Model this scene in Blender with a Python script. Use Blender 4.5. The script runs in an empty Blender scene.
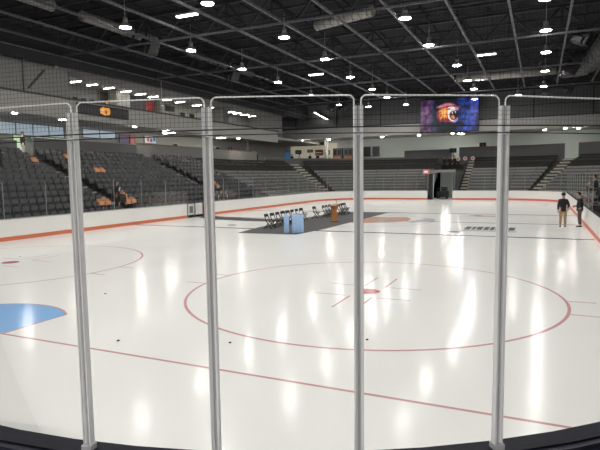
import bpy, bmesh, math, random
from mathutils import Vector, Matrix
random.seed(7)
PI = math.pi
S = bpy.context.scene
COL = S.collection
S.view_settings.view_transform = 'Standard'
S.view_settings.look = 'None'
S.view_settings.exposure = 0.0

# ------------------------------------------------------------------ materials
def mat(name, color, rough=0.6, metal=0.0, spec=0.5, emit=None, estr=0.0, noise=0.0, nscale=5.0, bump=0.0, noise2=None):
    m = bpy.data.materials.new(name); m.use_nodes = True
    nt = m.node_tree; b = nt.nodes['Principled BSDF']
    b.inputs['Base Color'].default_value = (*color, 1)
    b.inputs['Roughness'].default_value = rough
    b.inputs['Metallic'].default_value = metal
    b.inputs['Specular IOR Level'].default_value = spec
    if emit:
        b.inputs['Emission Color'].default_value = (*emit, 1)
        b.inputs['Emission Strength'].default_value = estr
    if noise > 0 or bump > 0:
        tc = nt.nodes.new('ShaderNodeTexCoord')
        n = nt.nodes.new('ShaderNodeTexNoise'); n.inputs['Scale'].default_value = nscale; n.inputs['Detail'].default_value = 4
        nt.links.new(tc.outputs['Object'], n.inputs['Vector'])
        if noise > 0:
            r = nt.nodes.new('ShaderNodeMapRange')
            r.inputs['To Min'].default_value = 1 - noise; r.inputs['To Max'].default_value = 1 + noise
            nt.links.new(n.outputs['Fac'], r.inputs['Value'])
            mx = nt.nodes.new('ShaderNodeVectorMath'); mx.operation = 'SCALE'
            mx.inputs[0].default_value = color
            nt.links.new(r.outputs['Result'], mx.inputs['Scale'])
            nt.links.new(mx.outputs['Vector'], b.inputs['Base Color'])
        if bump > 0:
            bp = nt.nodes.new('ShaderNodeBump'); bp.inputs['Strength'].default_value = bump
            nt.links.new(n.outputs['Fac'], bp.inputs['Height'])
            nt.links.new(bp.outputs['Normal'], b.inputs['Normal'])
    return m

def ice_mat(name, color, rough=0.15):
    """painted ice under one wet, slightly scuffed surface"""
    m = bpy.data.materials.new(name); m.use_nodes = True
    nt = m.node_tree; b = nt.nodes['Principled BSDF']
    tc = nt.nodes.new('ShaderNodeTexCoord')
    n = nt.nodes.new('ShaderNodeTexNoise'); n.inputs['Scale'].default_value = 0.35; n.inputs['Detail'].default_value = 6
    nt.links.new(tc.outputs['Object'], n.inputs['Vector'])
    r = nt.nodes.new('ShaderNodeMapRange'); r.inputs['To Min'].default_value = rough - .03; r.inputs['To Max'].default_value = rough + .04
    nt.links.new(n.outputs['Fac'], r.inputs['Value']); nt.links.new(r.outputs['Result'], b.inputs['Roughness'])
    r2 = nt.nodes.new('ShaderNodeMapRange'); r2.inputs['To Min'].default_value = .95; r2.inputs['To Max'].default_value = 1.04
    nt.links.new(n.outputs['Fac'], r2.inputs['Value'])
    mx = nt.nodes.new('ShaderNodeVectorMath'); mx.operation = 'SCALE'; mx.inputs[0].default_value = color
    nt.links.new(r2.outputs['Result'], mx.inputs['Scale']); nt.links.new(mx.outputs['Vector'], b.inputs['Base Color'])
    # very slight waviness breaks the lamp reflections into streaks
    n2 = nt.nodes.new('ShaderNodeTexNoise'); n2.inputs['Scale'].default_value = 1.6; n2.inputs['Detail'].default_value = 3
    nt.links.new(tc.outputs['Object'], n2.inputs['Vector'])
    bp = nt.nodes.new('ShaderNodeBump'); bp.inputs['Strength'].default_value = 0.012; bp.inputs['Distance'].default_value = 0.02
    nt.links.new(n2.outputs['Fac'], bp.inputs['Height']); nt.links.new(bp.outputs['Normal'], b.inputs['Normal'])
    b.inputs['IOR'].default_value = 1.31
    b.inputs['Specular IOR Level'].default_value = .09
    return m

def emis(name, color, strength, base=(.8, .8, .8)):
    m = bpy.data.materials.new(name); m.use_nodes = True
    nt = m.node_tree; b = nt.nodes['Principled BSDF']
    b.inputs['Base Color'].default_value = (*base, 1)
    b.inputs['Emission Color'].default_value = (*color, 1); b.inputs['Emission Strength'].default_value = strength
    return m

def glass_mat(name, tint=(.97, .985, .98), refl=1.0):
    m = bpy.data.materials.new(name); m.use_nodes = True
    nt = m.node_tree; nt.nodes.clear()
    o = nt.nodes.new('ShaderNodeOutputMaterial'); mix = nt.nodes.new('ShaderNodeMixShader')
    t = nt.nodes.new('ShaderNodeBsdfTransparent'); t.inputs['Color'].default_value = (*tint, 1)
    g = nt.nodes.new('ShaderNodeBsdfGlossy'); g.inputs['Roughness'].default_value = 0.03
    f = nt.nodes.new('ShaderNodeFresnel'); f.inputs['IOR'].default_value = 1.3
    k = nt.nodes.new('ShaderNodeMath'); k.operation = 'MULTIPLY'; k.inputs[1].default_value = refl
    nt.links.new(f.outputs[0], k.inputs[0]); nt.links.new(k.outputs[0], mix.inputs[0])
    nt.links.new(t.outputs[0], mix.inputs[1]); nt.links.new(g.outputs[0], mix.inputs[2])
    nt.links.new(mix.outputs[0], o.inputs['Surface'])
    return m

M = {}
M['ice'] = ice_mat('ice', (.84, .835, .81))
M['ice_red'] = ice_mat('ice_red_paint', (.58, .32, .33))
M['ice_dot'] = ice_mat('ice_dot_red', (.42, .10, .11))
M['ice_blue'] = ice_mat('ice_blue_line', (.09, .10, .17))
M['ice_midline'] = ice_mat('ice_mid_line', (.26, .22, .24))
M['ice_crease'] = ice_mat('ice_crease_blue', (.25, .47, .80))
M['ice_faint'] = ice_mat('ice_faint_blue', (.50, .52, .54))
M['ice_orange'] = ice_mat('ice_orange', (.62, .36, .27))
M['ice_gray'] = ice_mat('ice_gray_logo', (.42, .41, .40))
M['ice_letter'] = ice_mat('ice_letters', (.16, .17, .17))
M['carpet'] = mat('carpet_gray', (.075, .072, .075), .85, noise=.15, nscale=9, spec=.35)
M['board'] = mat('board_white', (.80, .79, .76), .35, noise=.03, nscale=1)
M['board_fog'] = mat('board_white_dull', (.62, .62, .6), .4)
M['kick'] = mat('kick_orange', (.60, .165, .075), .45)
M['kick_red'] = mat('kick_red', (.66, .15, .10), .45)
M['cap'] = mat('cap_dark', (.010, .010, .014), .55, spec=.15)
M['cap_gray'] = mat('cap_gray', (.30, .30, .31), .5)
M['ledge'] = mat('ledge_navy', (.007, .008, .016), .6, spec=.15)
M['ledge2'] = mat('ledge_edge', (.025, .026, .04), .5, spec=.2)
M['backing'] = mat('board_back', (.16, .16, .15), .7)
M['alu'] = mat('aluminium', (.90, .90, .91), .45, metal=.0, noise=.05, nscale=30)
M['alu_dark'] = mat('aluminium_groove', (.50, .50, .52), .5, metal=.0)
M['alu_light'] = mat('aluminium_edge', (.86, .86, .87), .3, metal=.2)
M['post_far'] = mat('far_glass_post', (.30, .30, .30), .5)
M['glass'] = glass_mat('near_glass', (.97, .98, .98), .25)
M['glass_far'] = glass_mat('rink_glass', (.94, .955, .955), .15)
M['glass_edge'] = mat('polished_glass_edge', (.86, .86, .86), .2, emit=(.9, .9, .9), estr=.12)  # faint glow stands in for light piped to the pane edge
M['net'] = mat('net_cord', (.035, .035, .038), .9, spec=.1)
M['cable'] = mat('net_cable', (.012, .012, .012), .7)
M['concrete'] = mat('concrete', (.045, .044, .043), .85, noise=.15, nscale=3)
M['concrete_pale'] = mat('concrete_stair', (.40, .37, .31), .85, noise=.12, nscale=5)  # paler grey-tan concrete of the stairs
M['floor_out'] = mat('outside_floor', (.30, .30, .27), .6, noise=.1, nscale=4)
M['seat'] = mat('seat_plastic', (.022, .022, .025), .26)
M['seat_lt'] = mat('seat_pan_plastic', (.115, .115, .12), .2)
M['seat_or'] = mat('seat_orange', (.70, .25, .10), .35)
M['seat_orl'] = mat('seat_orange_pan', (.85, .42, .22), .35)
M['steel'] = mat('dark_steel', (.085, .085, .09), .5, metal=.5)
M['bench'] = mat('bench_alu', (.26, .255, .245), .45, metal=.1, noise=.08, nscale=4)
M['bench_d'] = mat('bench_bracket', (.05, .05, .05), .6)
M['deck'] = mat('roof_deck', (.012, .0135, .020), .9, noise=.25, nscale=.6)
M['truss'] = mat('truss_steel', (.115, .115, .13), .55, metal=.1)
M['truss_d'] = mat('truss_web_dark', (.017, .0175, .022), .6)
M['brace'] = mat('brace_steel', (.165, .165, .18), .55, metal=.1)
M['duct_pale'] = mat('duct_pale', (.46, .45, .42), .5, metal=.2, noise=.3, nscale=3)
M['duct'] = mat('duct_galvanised', (.11, .11, .115), .42, metal=.55, noise=.35, nscale=2.5)
M['duct_lt'] = mat('duct_light', (.27, .265, .25), .5, metal=.2, noise=.3, nscale=3)
M['black'] = mat('black_box', (.010, .010, .012), .5)
M['wall_g'] = mat('wall_gray', (.27, .27, .265), .8, noise=.06, nscale=1)
M['wall_d'] = mat('wall_dark_panel', (.115, .118, .122), .75, noise=.12, nscale=.8)
M['wall_l'] = mat('wall_light', (.46, .455, .43), .8, noise=.04, nscale=1)
M['wall_green'] = mat('wall_pale_green', (.43, .47, .44), .8, noise=.05, nscale=1)
M['fascia'] = mat('fascia_gray', (.42, .41, .39), .75, noise=.05, nscale=1)
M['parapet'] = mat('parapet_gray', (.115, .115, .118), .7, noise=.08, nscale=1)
M['parapet_lit'] = mat('parapet_lit_tone', (.26, .25, .235), .7, noise=.08, nscale=1)  # paler copy of the parapet grey, its lit look put into the colour
M['rail_red'] = mat('rail_reddish', (.28, .12, .085), .5)
M['lamp_on'] = emis('lamp_lens', (1.0, .975, .93), 248.0)
M['strip_on'] = emis('strip_lens', (1.0, .97, .9), 14.0)
M['down_on'] = emis('downlight_lens', (1.0, .95, .88), 330.0)
M['bar_on'] = emis('bar_lens', (1.0, .95, .88), 26.0)
M['fill_on'] = emis('fill_lens', (1, .98, .95), 105.0)  # lens of the fill lamps added behind the camera
M['lamp_body'] = mat('lamp_body', (.42, .42, .41), .4, metal=.4)
M['lamp_refl'] = mat('lamp_reflector', (.22, .215, .20), .35, emit=(1, .95, .85), estr=.03)
M['win_blue'] = emis('window_blue', (.30, .47, .62), .38)
M['win_green'] = emis('window_green', (.48, .72, .36), .75)
M['frame'] = mat('frame_gray', (.2, .2, .2), .5)
M['frame_lt'] = mat('frame_light', (.6, .62, .6), .5)
M['poster'] = mat('poster_white', (.75, .75, .72), .5, emit=(1, 1, 1), estr=.12)
M['red'] = mat('red_banner', (.45, .06, .06), .6)
M['pink'] = mat('pink_sign', (.60, .18, .20), .6, emit=(1, .3, .3), estr=.12)
M['violet'] = mat('violet_sign', (.22, .18, .30), .6, emit=(.5, .4, .8), estr=.08)
M['orange_p'] = mat('orange_sign', (.8, .32, .05), .5, emit=(1, .4, .05), estr=.55)
M['kitchen'] = mat('kitchen_wall_glow', (.62, .57, .47), .6, emit=(1, .9, .7), estr=.22)  # wall glow stands in for the lit kitchen interior
M['wood'] = mat('podium_oak', (.50, .21, .06), .4, noise=.3, nscale=12)
M['wood_d'] = mat('podium_dark', (.26, .11, .04), .45)
M['chair'] = mat('chair_black', (.012, .012, .013), .4)
M['cloth'] = mat('cloth_blue', (.40, .58, .88), .75, noise=.12, nscale=7)
M['skin'] = mat('skin', (.52, .32, .24), .55)
M['hair'] = mat('hair_dark', (.018, .014, .012), .6)
M['navy'] = mat('jacket_navy', (.018, .020, .032), .75, noise=.2, nscale=9)
M['blackc'] = mat('jacket_black', (.013, .013, .015), .75, noise=.2, nscale=9)
M['khaki'] = mat('khaki', (.36, .24, .13), .8, noise=.1, nscale=9)
M['grayp'] = mat('trouser_gray', (.085, .078, .076), .8, noise=.1, nscale=9)
M['whitec'] = mat('cloth_white', (.72, .70, .68), .7)
M['shoe'] = mat('shoe_black', (.02, .018, .016), .4)
M['shoe_br'] = mat('shoe_brown', (.13, .08, .05), .45)
M['eye'] = mat('eye_dark', (.02, .02, .02), .3)
M['lip'] = mat('lip', (.38, .15, .13), .5)
M['yellow_w'] = mat('cap_cream', (.80, .76, .52), .5)
M['puck'] = mat('puck_rubber', (.02, .02, .02), .7)
M['blue_mark'] = mat('mark_blue', (.04, .07, .30), .5)
M['plum'] = mat('gate_post_red', (.22, .045, .05), .5)
M['blue_item'] = mat('blue_panel', (.08, .24, .48), .5, emit=(.1, .4, .9), estr=.15)

# ------------------------------------------------------------------ mesh helpers
class MB:
    def __init__(s): s.bm = bmesh.new(); s.mi = 0
    def face(s, pts):
        vs = [s.bm.verts.new(p) for p in pts]
        f = s.bm.faces.new(vs); f.material_index = s.mi; return f
    def box(s, c, d, rz=0.0, rot=None):
        hx, hy, hz = d[0]/2, d[1]/2, d[2]/2
        R = rot if rot is not None else Matrix.Rotation(rz, 3, 'Z')
        P = [R @ Vector((x, y, z)) + Vector(c) for z in (-hz, hz) for x, y in ((-hx, -hy), (hx, -hy), (hx, hy), (-hx, hy))]
        vs = [s.bm.verts.new(p) for p in P]
        for q in ((3, 2, 1, 0), (4, 5, 6, 7), (0, 1, 5, 4), (1, 2, 6, 5), (2, 3, 7, 6), (3, 0, 4, 7)):
            f = s.bm.faces.new([vs[i] for i in q]); f.material_index = s.mi
        return s
    def bar(s, a, b, w, h=None, up=(0, 0, 1)):
        a = Vector(a); b = Vector(b); h = h or w
        d = (b - a); L = d.length; d.normalize()
        upv = Vector(up)
        if abs(d.dot(upv)) > .99: upv = Vector((1, 0, 0))
        x = d.cross(upv).normalized(); z = x.cross(d).normalized()
        R = Matrix((x, d, z)).transposed()
        return s.box((a + b) / 2, (w, L, h), rot=R)
    def tube(s, pts, r, n=8, caps=True):
        pts = [Vector(p) for p in pts]; rings = []
        rs = r if isinstance(r, (list, tuple)) else [r] * len(pts)
        prev = None
        for i, p in enumerate(pts):
            if i == 0: d = pts[1] - p
            elif i == len(pts) - 1: d = p - pts[i-1]
            else: d = pts[i+1] - pts[i-1]
            d.normalize()
            if prev is None:
                u = d.cross(Vector((0, 0, 1)))
                if u.length < 1e-3: u = d.cross(Vector((1, 0, 0)))
                u.normalize()
            else:
                u = (prev - d * prev.dot(d)).normalized()
            prev = u; v = d.cross(u)
            rings.append([s.bm.verts.new(p + (u * math.cos(2*PI*k/n) + v * math.sin(2*PI*k/n)) * rs[i]) for k in range(n)])
        for a, b in zip(rings, rings[1:]):
            for k in range(n):
                f = s.bm.faces.new((a[k], a[(k+1) % n], b[(k+1) % n], b[k])); f.material_index = s.mi; f.smooth = n > 4
        if caps:
            for q in (rings[0][::-1], rings[-1]):
                f = s.bm.faces.new(q); f.material_index = s.mi
        return s
    def lathe(s, prof, n=16, c=(0, 0, 0)):
        c = Vector(c); rings = []
        for r, z in prof:
            rings.append([s.bm.verts.new(c + Vector((r*math.cos(2*PI*k/n), r*math.sin(2*PI*k/n), z))) for k in range(n)])
        for a, b in zip(rings, rings[1:]):
            for k in range(n):
                f = s.bm.faces.new((a[k], a[(k+1) % n], b[(k+1) % n], b[k])); f.material_index = s.mi; f.smooth = True
        for q in (rings[0][::-1], rings[-1]):
            f = s.bm.faces.new(q); f.material_index = s.mi
        return s
    def ball(s, c, r, sx=1, sy=1, sz=1, n=10):
        prof = []
        c = Vector(c); rings = []
        for j in range(1, n):
            a = -PI/2 + PI*j/n
            rings.append([s.bm.verts.new(c + Vector((r*sx*math.cos(a)*math.cos(2*PI*k/n), r*sy*math.cos(a)*math.sin(2*PI*k/n), r*sz*math.sin(a)))) for k in range(n)])
        for a, b in zip(rings, rings[1:]):
            for k in range(n):
                f = s.bm.faces.new((a[k], a[(k+1) % n], b[(k+1) % n], b[k])); f.material_index = s.mi; f.smooth = True
        for q in (rings[0][::-1], rings[-1]):
            f = s.bm.faces.new(q); f.material_index = s.mi
        return s
    def sweep(s, rings, closed_prof=True, caps=True):
        """rings: list of equal-length point lists (a profile carried along a path)"""
        V = [[s.bm.verts.new(p) for p in r] for r in rings]; n = len(V[0])
        rng = range(n) if closed_prof else range(n-1)
        for a, b in zip(V, V[1:]):
            for k in rng:
                f = s.bm.faces.new((a[k], a[(k+1) % n], b[(k+1) % n], b[k])); f.material_index = s.mi
        if closed_prof and caps:
            for q in (V[0][::-1], V[-1]):
                f = s.bm.faces.new(q); f.material_index = s.mi
        return s
    def mesh(s, name, mats, normals=True):
        if normals: bmesh.ops.recalc_face_normals(s.bm, faces=s.bm.faces[:])
        me = bpy.data.meshes.new(name); s.bm.to_mesh(me); s.bm.free()
        for m in (mats if isinstance(mats, (list, tuple)) else [mats]): me.materials.append(m)
        return me
    def build(s, name, mats, parent=None, bevel=0, normals=True):
        return link(name, s.mesh(name, mats, normals), parent, bevel)

def link(name, me, parent=None, bevel=0):
    o = bpy.data.objects.new(name, me); COL.objects.link(o)
    if parent: o.parent = parent
    if bevel:
        b = o.modifiers.new('bevel', 'BEVEL'); b.width = bevel; b.segments = 2; b.limit_method = 'ANGLE'
    return o
def tag(o, label=None, cat=None, group=None, kind=None):
    if label: o['label'] = label
    if cat: o['category'] = cat
    if group: o['group'] = group
    if kind: o['kind'] = kind
    return o
def thing(name, label, cat, loc=(0, 0, 0), rz=0.0, group=None):
    o = bpy.data.objects.new(name, None); COL.objects.link(o)
    o.location = loc; o.rotation_euler = (0, 0, rz); o.empty_display_size = .1
    return tag(o, label, cat, group)
def struct(name, mb, mats, label=None):
    o = mb.build(name, mats); o['kind'] = 'structure'
    if label: o['label'] = label
    return o
def dup(root, loc, rz, label, group=None, swap=None):
    r = root.copy(); COL.objects.link(r); r.location = loc; r.rotation_euler = (0, 0, rz); r['label'] = label
    if group: r['group'] = group
    for ch in list(root.children):
        c = ch.copy(); COL.objects.link(c); c.parent = r
        if swap and ch.data.name in swap: c.data = swap[ch.data.name]
        for g in list(ch.children):
            d = g.copy(); COL.objects.link(d); d.parent = c
    return r
ORD = ['zeroth', 'first', 'second', 'third', 'fourth', 'fifth', 'sixth', 'seventh', 'eighth', 'ninth', 'tenth', 'eleventh', 'twelfth',
       'thirteenth', 'fourteenth', 'fifteenth', 'sixteenth', 'seventeenth', 'eighteenth', 'nineteenth', 'twentieth', 'twenty-first', 'twenty-second', 'twenty-third', 'twenty-fourth', 'twenty-fifth', 'twenty-sixth', 'twenty-seventh', 'twenty-eighth', 'twenty-ninth', 'thirtieth']

# ------------------------------------------------------------------ rink frame
XL, XR, YN, YF, RC = -19.65, 6.25, -10.25, 49.75, 6.25     # boards and corner radius, metres (faceoff dot = origin)
def arc(cx, cy, r, a0, a1, n):
    return [(cx + r*math.cos(math.radians(a0 + (a1-a0)*i/n)), cy + r*math.sin(math.radians(a0 + (a1-a0)*i/n))) for i in range(n+1)]
def station_arc(cx, cy, a0, a1, n):
    """points on the board line with outward normals"""
    out = []
    for i in range(n+1):
        a = math.radians(a0 + (a1-a0)*i/n)
        out.append((Vector((cx + RC*math.cos(a), cy + RC*math.sin(a), 0)), Vector((math.cos(a), math.sin(a), 0))))
    return out
def st_line(p, q, n, nrm):
    return [(Vector((p[0] + (q[0]-p[0])*i/n, p[1] + (q[1]-p[1])*i/n, 0)), Vector((*nrm, 0))) for i in range(n+1)]
CL, CR = (XL+RC, YF-RC), (XR-RC, YF-RC)                     # far corner centres
NL, NR = (XL+RC, YN+RC), (XR-RC, YN+RC)                     # near corner centres
left_line = st_line((XL, YN+RC), (XL, YF-RC), 24, (-1, 0))
far_left = station_arc(*CL, 180, 90, 14)
far_line_a = st_line((XL+RC, YF), (-8.1, YF), 3, (0, 1))
far_line_b = st_line((-5.25, YF), (XR-RC, YF), 3, (0, 1))
far_right = station_arc(*CR, 90, 0, 14)
right_line = st_line((XR, YF-RC), (XR, YN+RC), 24, (1, 0))
near_right = station_arc(*NR, 0, -90, 20)
near_line = st_line((XR-RC, YN), (XL+RC, YN), 8, (0, -1))
near_left = station_arc(*NL, -90, -180, 12)
def prof_sweep(stations, prof):
    return [[b + n*d + Vector((0, 0, z)) for d, z in prof] for b, n in stations]
def rect(d0, d1, z0, z1): return [(d0, z0), (d1, z0), (d1, z1), (d0, z1)]

# ------------------------------------------------------------------ ice with its painted markings
mats_ice = [M[k] for k in ('ice', 'ice_red', 'ice_blue', 'ice_crease', 'ice_faint', 'ice_orange', 'ice_gray', 'ice_letter', 'ice_dot', 'ice_midline')]
mb = MB()
outline = [b for seg in (left_line, far_left, far_line_a, far_line_b, far_right, right_line, near_right, near_line, near_left) for b, n in seg]
pts = []
for p in outline:
    if not pts or (p - pts[-1]).length > 1e-3: pts.append(p)
if (pts[0]-pts[-1]).length < 1e-3: pts.pop()
mb.face([(p.x, p.y, 0) for p in pts][::-1])
Z1 = .0015
def strip(a, b, w, z=Z1):
    a = Vector((*a, z)); b = Vector((*b, z)); d = (b-a).normalized(); n = Vector((-d.y, d.x, 0))*w/2
    mb.face([a-n, b-n, b+n, a+n])
def ring(cx, cy, r, w, a0=0, a1=360, n=96, z=Z1):
    A = arc(cx, cy, r+w/2, a0, a1, n); B = arc(cx, cy, r-w/2, a0, a1, n)
    for i in range(n): mb.face([(*A[i], z), (*A[i+1], z), (*B[i+1], z), (*B[i], z)])
def disc(cx, cy, r, n=32, z=Z1, sx=1, sy=1):
    mb.face([(cx + sx*r*math.cos(2*PI*i/n), cy + sy*r*math.sin(2*PI*i/n), z) for i in range(n)])
mb.mi = 1
strip((-19.3, -6.1), (4.75, -6.1), .06)                       # goal line
for fx in (0.0, -13.41):
    mb.mi = 1
    ring(fx, 0, 4.572, .07)
    for sx in (-1, 1):
        for sy in (-1, 1):
            strip((fx + sx*4.57, sy*.62), (fx + sx*5.15, sy*.65), .055)
            strip((fx + sx*.40, sy*.62), (fx + sx*1.22, sy*.62), .05)
            strip((fx + sx*.28, sy*.62), (fx + sx*.28, sy*1.85), .05)
    mb.mi = 8
    disc(fx, 0, .30)
for fx in (0.0, -13.41):
    mb.mi = 1
    ring(fx, 41.1, 4.572, .07)
    mb.mi = 8; disc(fx, 41.1, .3)
    disc(fx, 15.0, .3); disc(fx, 26.1, .3)
# crease
cx0 = -6.7
ang = math.degrees(math.acos(1.22/1.95))
A = arc(cx0, -6.1, 1.95, ang, 180-ang, 16)
mb.mi = 3
mb.face([(cx0+1.22, -6.07, Z1), *[(x, y, Z1) for x, y in A], (cx0-1.22, -6.07, Z1)])
mb.mi = 1
strip((cx0+1.24, -6.07), (cx0+1.24, A[0][1]), .05, .003); strip((cx0-1.24, -6.07), (cx0-1.24, A[0][1]), .05, .003)
for p, q in zip(A, A[1:]): strip(p, q, .05, .003)
# blue lines, centre line and circle
mb.mi = 2
strip((XL+.1, 13.4), (XR-.1, 13.4), .30); strip((XL+.1, 27.7), (XR-.1, 27.7), .30)
mb.mi = 9
strip((XL+.1, 20.54), (XR-.1, 20.54), .30)
mb.mi = 4
ring(cx0, 20.54, 4.572, .12)
strip((XL+.3, 45.9), (XR-.3, 45.9), .08)
# centre-ice emblem: orange mass with grey shading
mb.mi = 5
mb.face([(x, y, .0025) for x, y in ((-7.6, 18.6), (-6.0, 18.45), (-4.6, 19.3), (-3.75, 20.6), (-3.9, 22.4), (-4.5, 23.7), (-5.6, 23.2), (-6.6, 23.4), (-7.6, 22.6))])
mb.mi = 6
mb.face([(x, y, .0035) for x, y in ((-5.9, 19.3), (-4.9, 20.0), (-4.5, 21.2), (-5.2, 21.8), (-6.0, 20.9))])
mb.mi = 4
mb.face([(x, y, .0025) for x, y in ((-3.4, 19.4), (-2.2, 20.4), (-2.3, 22.6), (-3.1, 22.9), (-3.3, 21.2))])
# dark lettering of a sponsor panel, too small to read, as separate strokes
mb.mi = 7
xx = .25
for w in (.34, .22, .36, .30, .24, .34, .28, .36):
    mb.face([(xx, 16.35, Z1), (xx+w*.86, 16.3, Z1), (xx+w*.86, 18.0, Z1), (xx, 18.05, Z1)][::1]); xx += w + .02
mb.mi = 6
mb.face([(-.5, 14.6, Z1), (.3, 14.6, Z1), (.3, 15.3, Z1), (-.5, 15.3, Z1)])
mb.mi = 4
mb.face([(.2, 15.6, Z1), (2.9, 15.5, Z1), (2.9, 16.1, Z1), (.2, 16.1, Z1)])
mb.mi = 5
mb.face([(-.6, 25.6, Z1), (1.2, 25.5, Z1), (1.2, 26.3, Z1), (-.6, 26.3, Z1)])
for f in mb.bm.faces:
    f.normal_update()
    if f.normal.z < 0: f.normal_flip()
o = mb.build('floor', mats_ice, normals=False); tag(o, 'white ice sheet with painted lines and circles', None, None, 'structure')

# concrete under and around the rink
mb = MB(); mb.box((-6, 20, -.12), (80, 110, .2))
struct('floor_slab', mb, M['floor_out'])

# ------------------------------------------------------------------ dasher boards
def boards(label, stations, kick='kick', cap='cap_gray', white='board'):
    t = thing('rink_boards', label, 'boards', stations[0][0])
    t.location = (0, 0, 0)
    MB().sweep(prof_sweep(stations, rect(0.0, .10, .20, 1.04))).build('board_panel', M[white], t)
    MB().sweep(prof_sweep(stations, rect(-.015, .09, 0.004, .20))).build('kick_plate', M[kick], t)
    MB().sweep(prof_sweep(stations, rect(-.02, .16, 1.04, 1.08))).build('cap_rail', M[cap], t)
    return t
GY0, GY1 = 19.0, 21.4                                      # gate in the left boards
boards('white rink boards with orange kick plate along the left side, before the open gate', st_line((XL, -4), (XL, GY0), 16, (-1, 0)))
boards('white rink boards with orange kick plate beyond the open gate and around the corner',
       st_line((XL, GY1), (XL, YF-RC), 14, (-1, 0)) + far_left[1:] + far_line_a[1:])
boards('white rink boards with red kick plate right of the far tunnel', far_line_b + far_right[1:], 'kick_red')
boards('white rink boards with dark cap rail along the right side behind two men', right_line[:-1] + [right_line[-1]], 'kick_red', 'cap', 'board')
# near corner: camera looks over its dark ledge
t = thing('near_dasher_ledge', 'dark navy dasher ledge curving under the near glass panels', 'boards')
nst = near_right + near_line[1:4]
MB().sweep(prof_sweep(nst, rect(0, .10, .20, 1.07))).build('board_panel', M['board'], t)
MB().sweep(prof_sweep(nst, rect(-.015, .09, .004, .20))).build('kick_plate', M['kick'], t)
MB().sweep(prof_sweep(nst, rect(-.02, .14, 1.07, 1.13))).build('ledge', M['ledge'], t)
MB().sweep(prof_sweep(nst, rect(.14, .19, 1.05, 1.115))).build('ledge_step', M['ledge2'], t)
MB().sweep(prof_sweep(nst, rect(.19, .27, 1.0, 1.085))).build('ledge_lip', M['ledge'], t)
MB().sweep(prof_sweep(nst, rect(.10, .24, .01, 1.0))).build('backing', M['backing'], t)

# blue line marks on the left boards
for y, wh in ((13.4, 'nearer'), (27.7, 'farther')):
    mb = MB(); mb.box((XL-.008, y, .62), (.012, .32, .83))
    o = mb.build('blue_line_marker', M['blue_mark']); tag(o, f'dark blue vertical stripe on the left boards at the {wh} blue line', 'marking')
# open gate, panel and posts
t = thing('rink_gate', 'white hinged gate door standing at the opening in the left boards', 'gate', (XL+.02, 19.35, 0))
mb = MB(); mb.box((.0, 0.0, .62), (.06, .75, .82)); dp = mb.build('door_panel', M['board_fog'], t, .01)
mb = MB(); mb.box((.035, .0, .60), (.02, .42, .5)); mb.build('vent_panel', M['backing'], dp)
for sy in (-.41, .41):
    mb = MB(); mb.box((0, sy, .53), (.08, .06, 1.06)); mb.build('post', M['frame'], t)
t = thing('rink_gate', 'pale gate leaf with dark red post folded beside the walkway carpet', 'gate', (XL+.02, 20.5, 0))
mb = MB(); mb.box((0, -.15, .62), (.06, .85, .86)); mb.build('door_panel', M['board'], t, .01)
mb = MB(); mb.box((.03, .42, .55), (.09, .20, 1.1)); mb.build('post', M['plum'], t)
t = thing('gate_post', 'dark red gate post at the far edge of the walkway opening', 'post', (XL+.03, 21.33, 0))
mb = MB(); mb.box((0, 0, .55), (.09, .16, 1.1)); sh = mb.build('shaft', M['plum'], t, .008)
mb = MB(); mb.box((.05, 0, .7), (.02, .05, .12)); mb.build('latch', M['steel'], sh)

# ------------------------------------------------------------------ glass panels on the far boards
pane_mesh_cache = {}
def far_panels(stations_fn, count, words, z0=1.08, z1=2.85, cap=None):
    for i in range(count):
        (a, na), (b, nb) = stations_fn(i), stations_fn(i+1)
        mid = (a+b)/2; n = (na+nb).normalized(); w = (b-a).length
        t = thing('rink_glass_panel', f'clear rink glass panel, {ORD[i+1]} {words}', 'glass panel', (mid.x, mid.y, z0), math.atan2(n.y, n.x), 'rink glass panels around the ice')
        mb = MB(); mb.box((.05, 0, (z1-z0)/2), (.012, w-.04, z1-z0)); mb.build('pane', M['glass_far'], t)
        mb = MB(); mb.box((.05, w/2-.015, (z1-z0)/2), (.03, .022, z1-z0)); mb.build('support_post', M['post_far'], t)
far_panels(lambda i: (Vector((XL, 2.0 + 2.43*i, 0)), Vector((-1, 0, 0))), 7, 'along the left boards up to the gate')
far_panels(lambda i: (Vector((XL, 21.5 + 2.44*i, 0)), Vector((-1, 0, 0))), 9, 'along the left boards past the gate')
far_panels(lambda i: station_arc(*CL, 180-22.5*i, 180-22.5*i, 1)[0], 4, 'round the far left corner from the left')
far_panels(lambda i: (Vector((XL+RC+1.325*i, YF, 0)), Vector((0, 1, 0))), 4, 'on the far boards left of the tunnel')
far_panels(lambda i: (Vector((-5.25+1.75*i, YF, 0)), Vector((0, 1, 0))), 3, 'on the far boards right of the tunnel')
far_panels(lambda i: station_arc(*CR, 90-22.5*i, 90-22.5*i, 1)[0], 4, 'round the far right corner from the left')
far_panels(lambda i: (Vector((XR, 43.5-2.43*i, 0)), Vector((1, 0, 0))), 12, 'along the right boards from the far corner')

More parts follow.
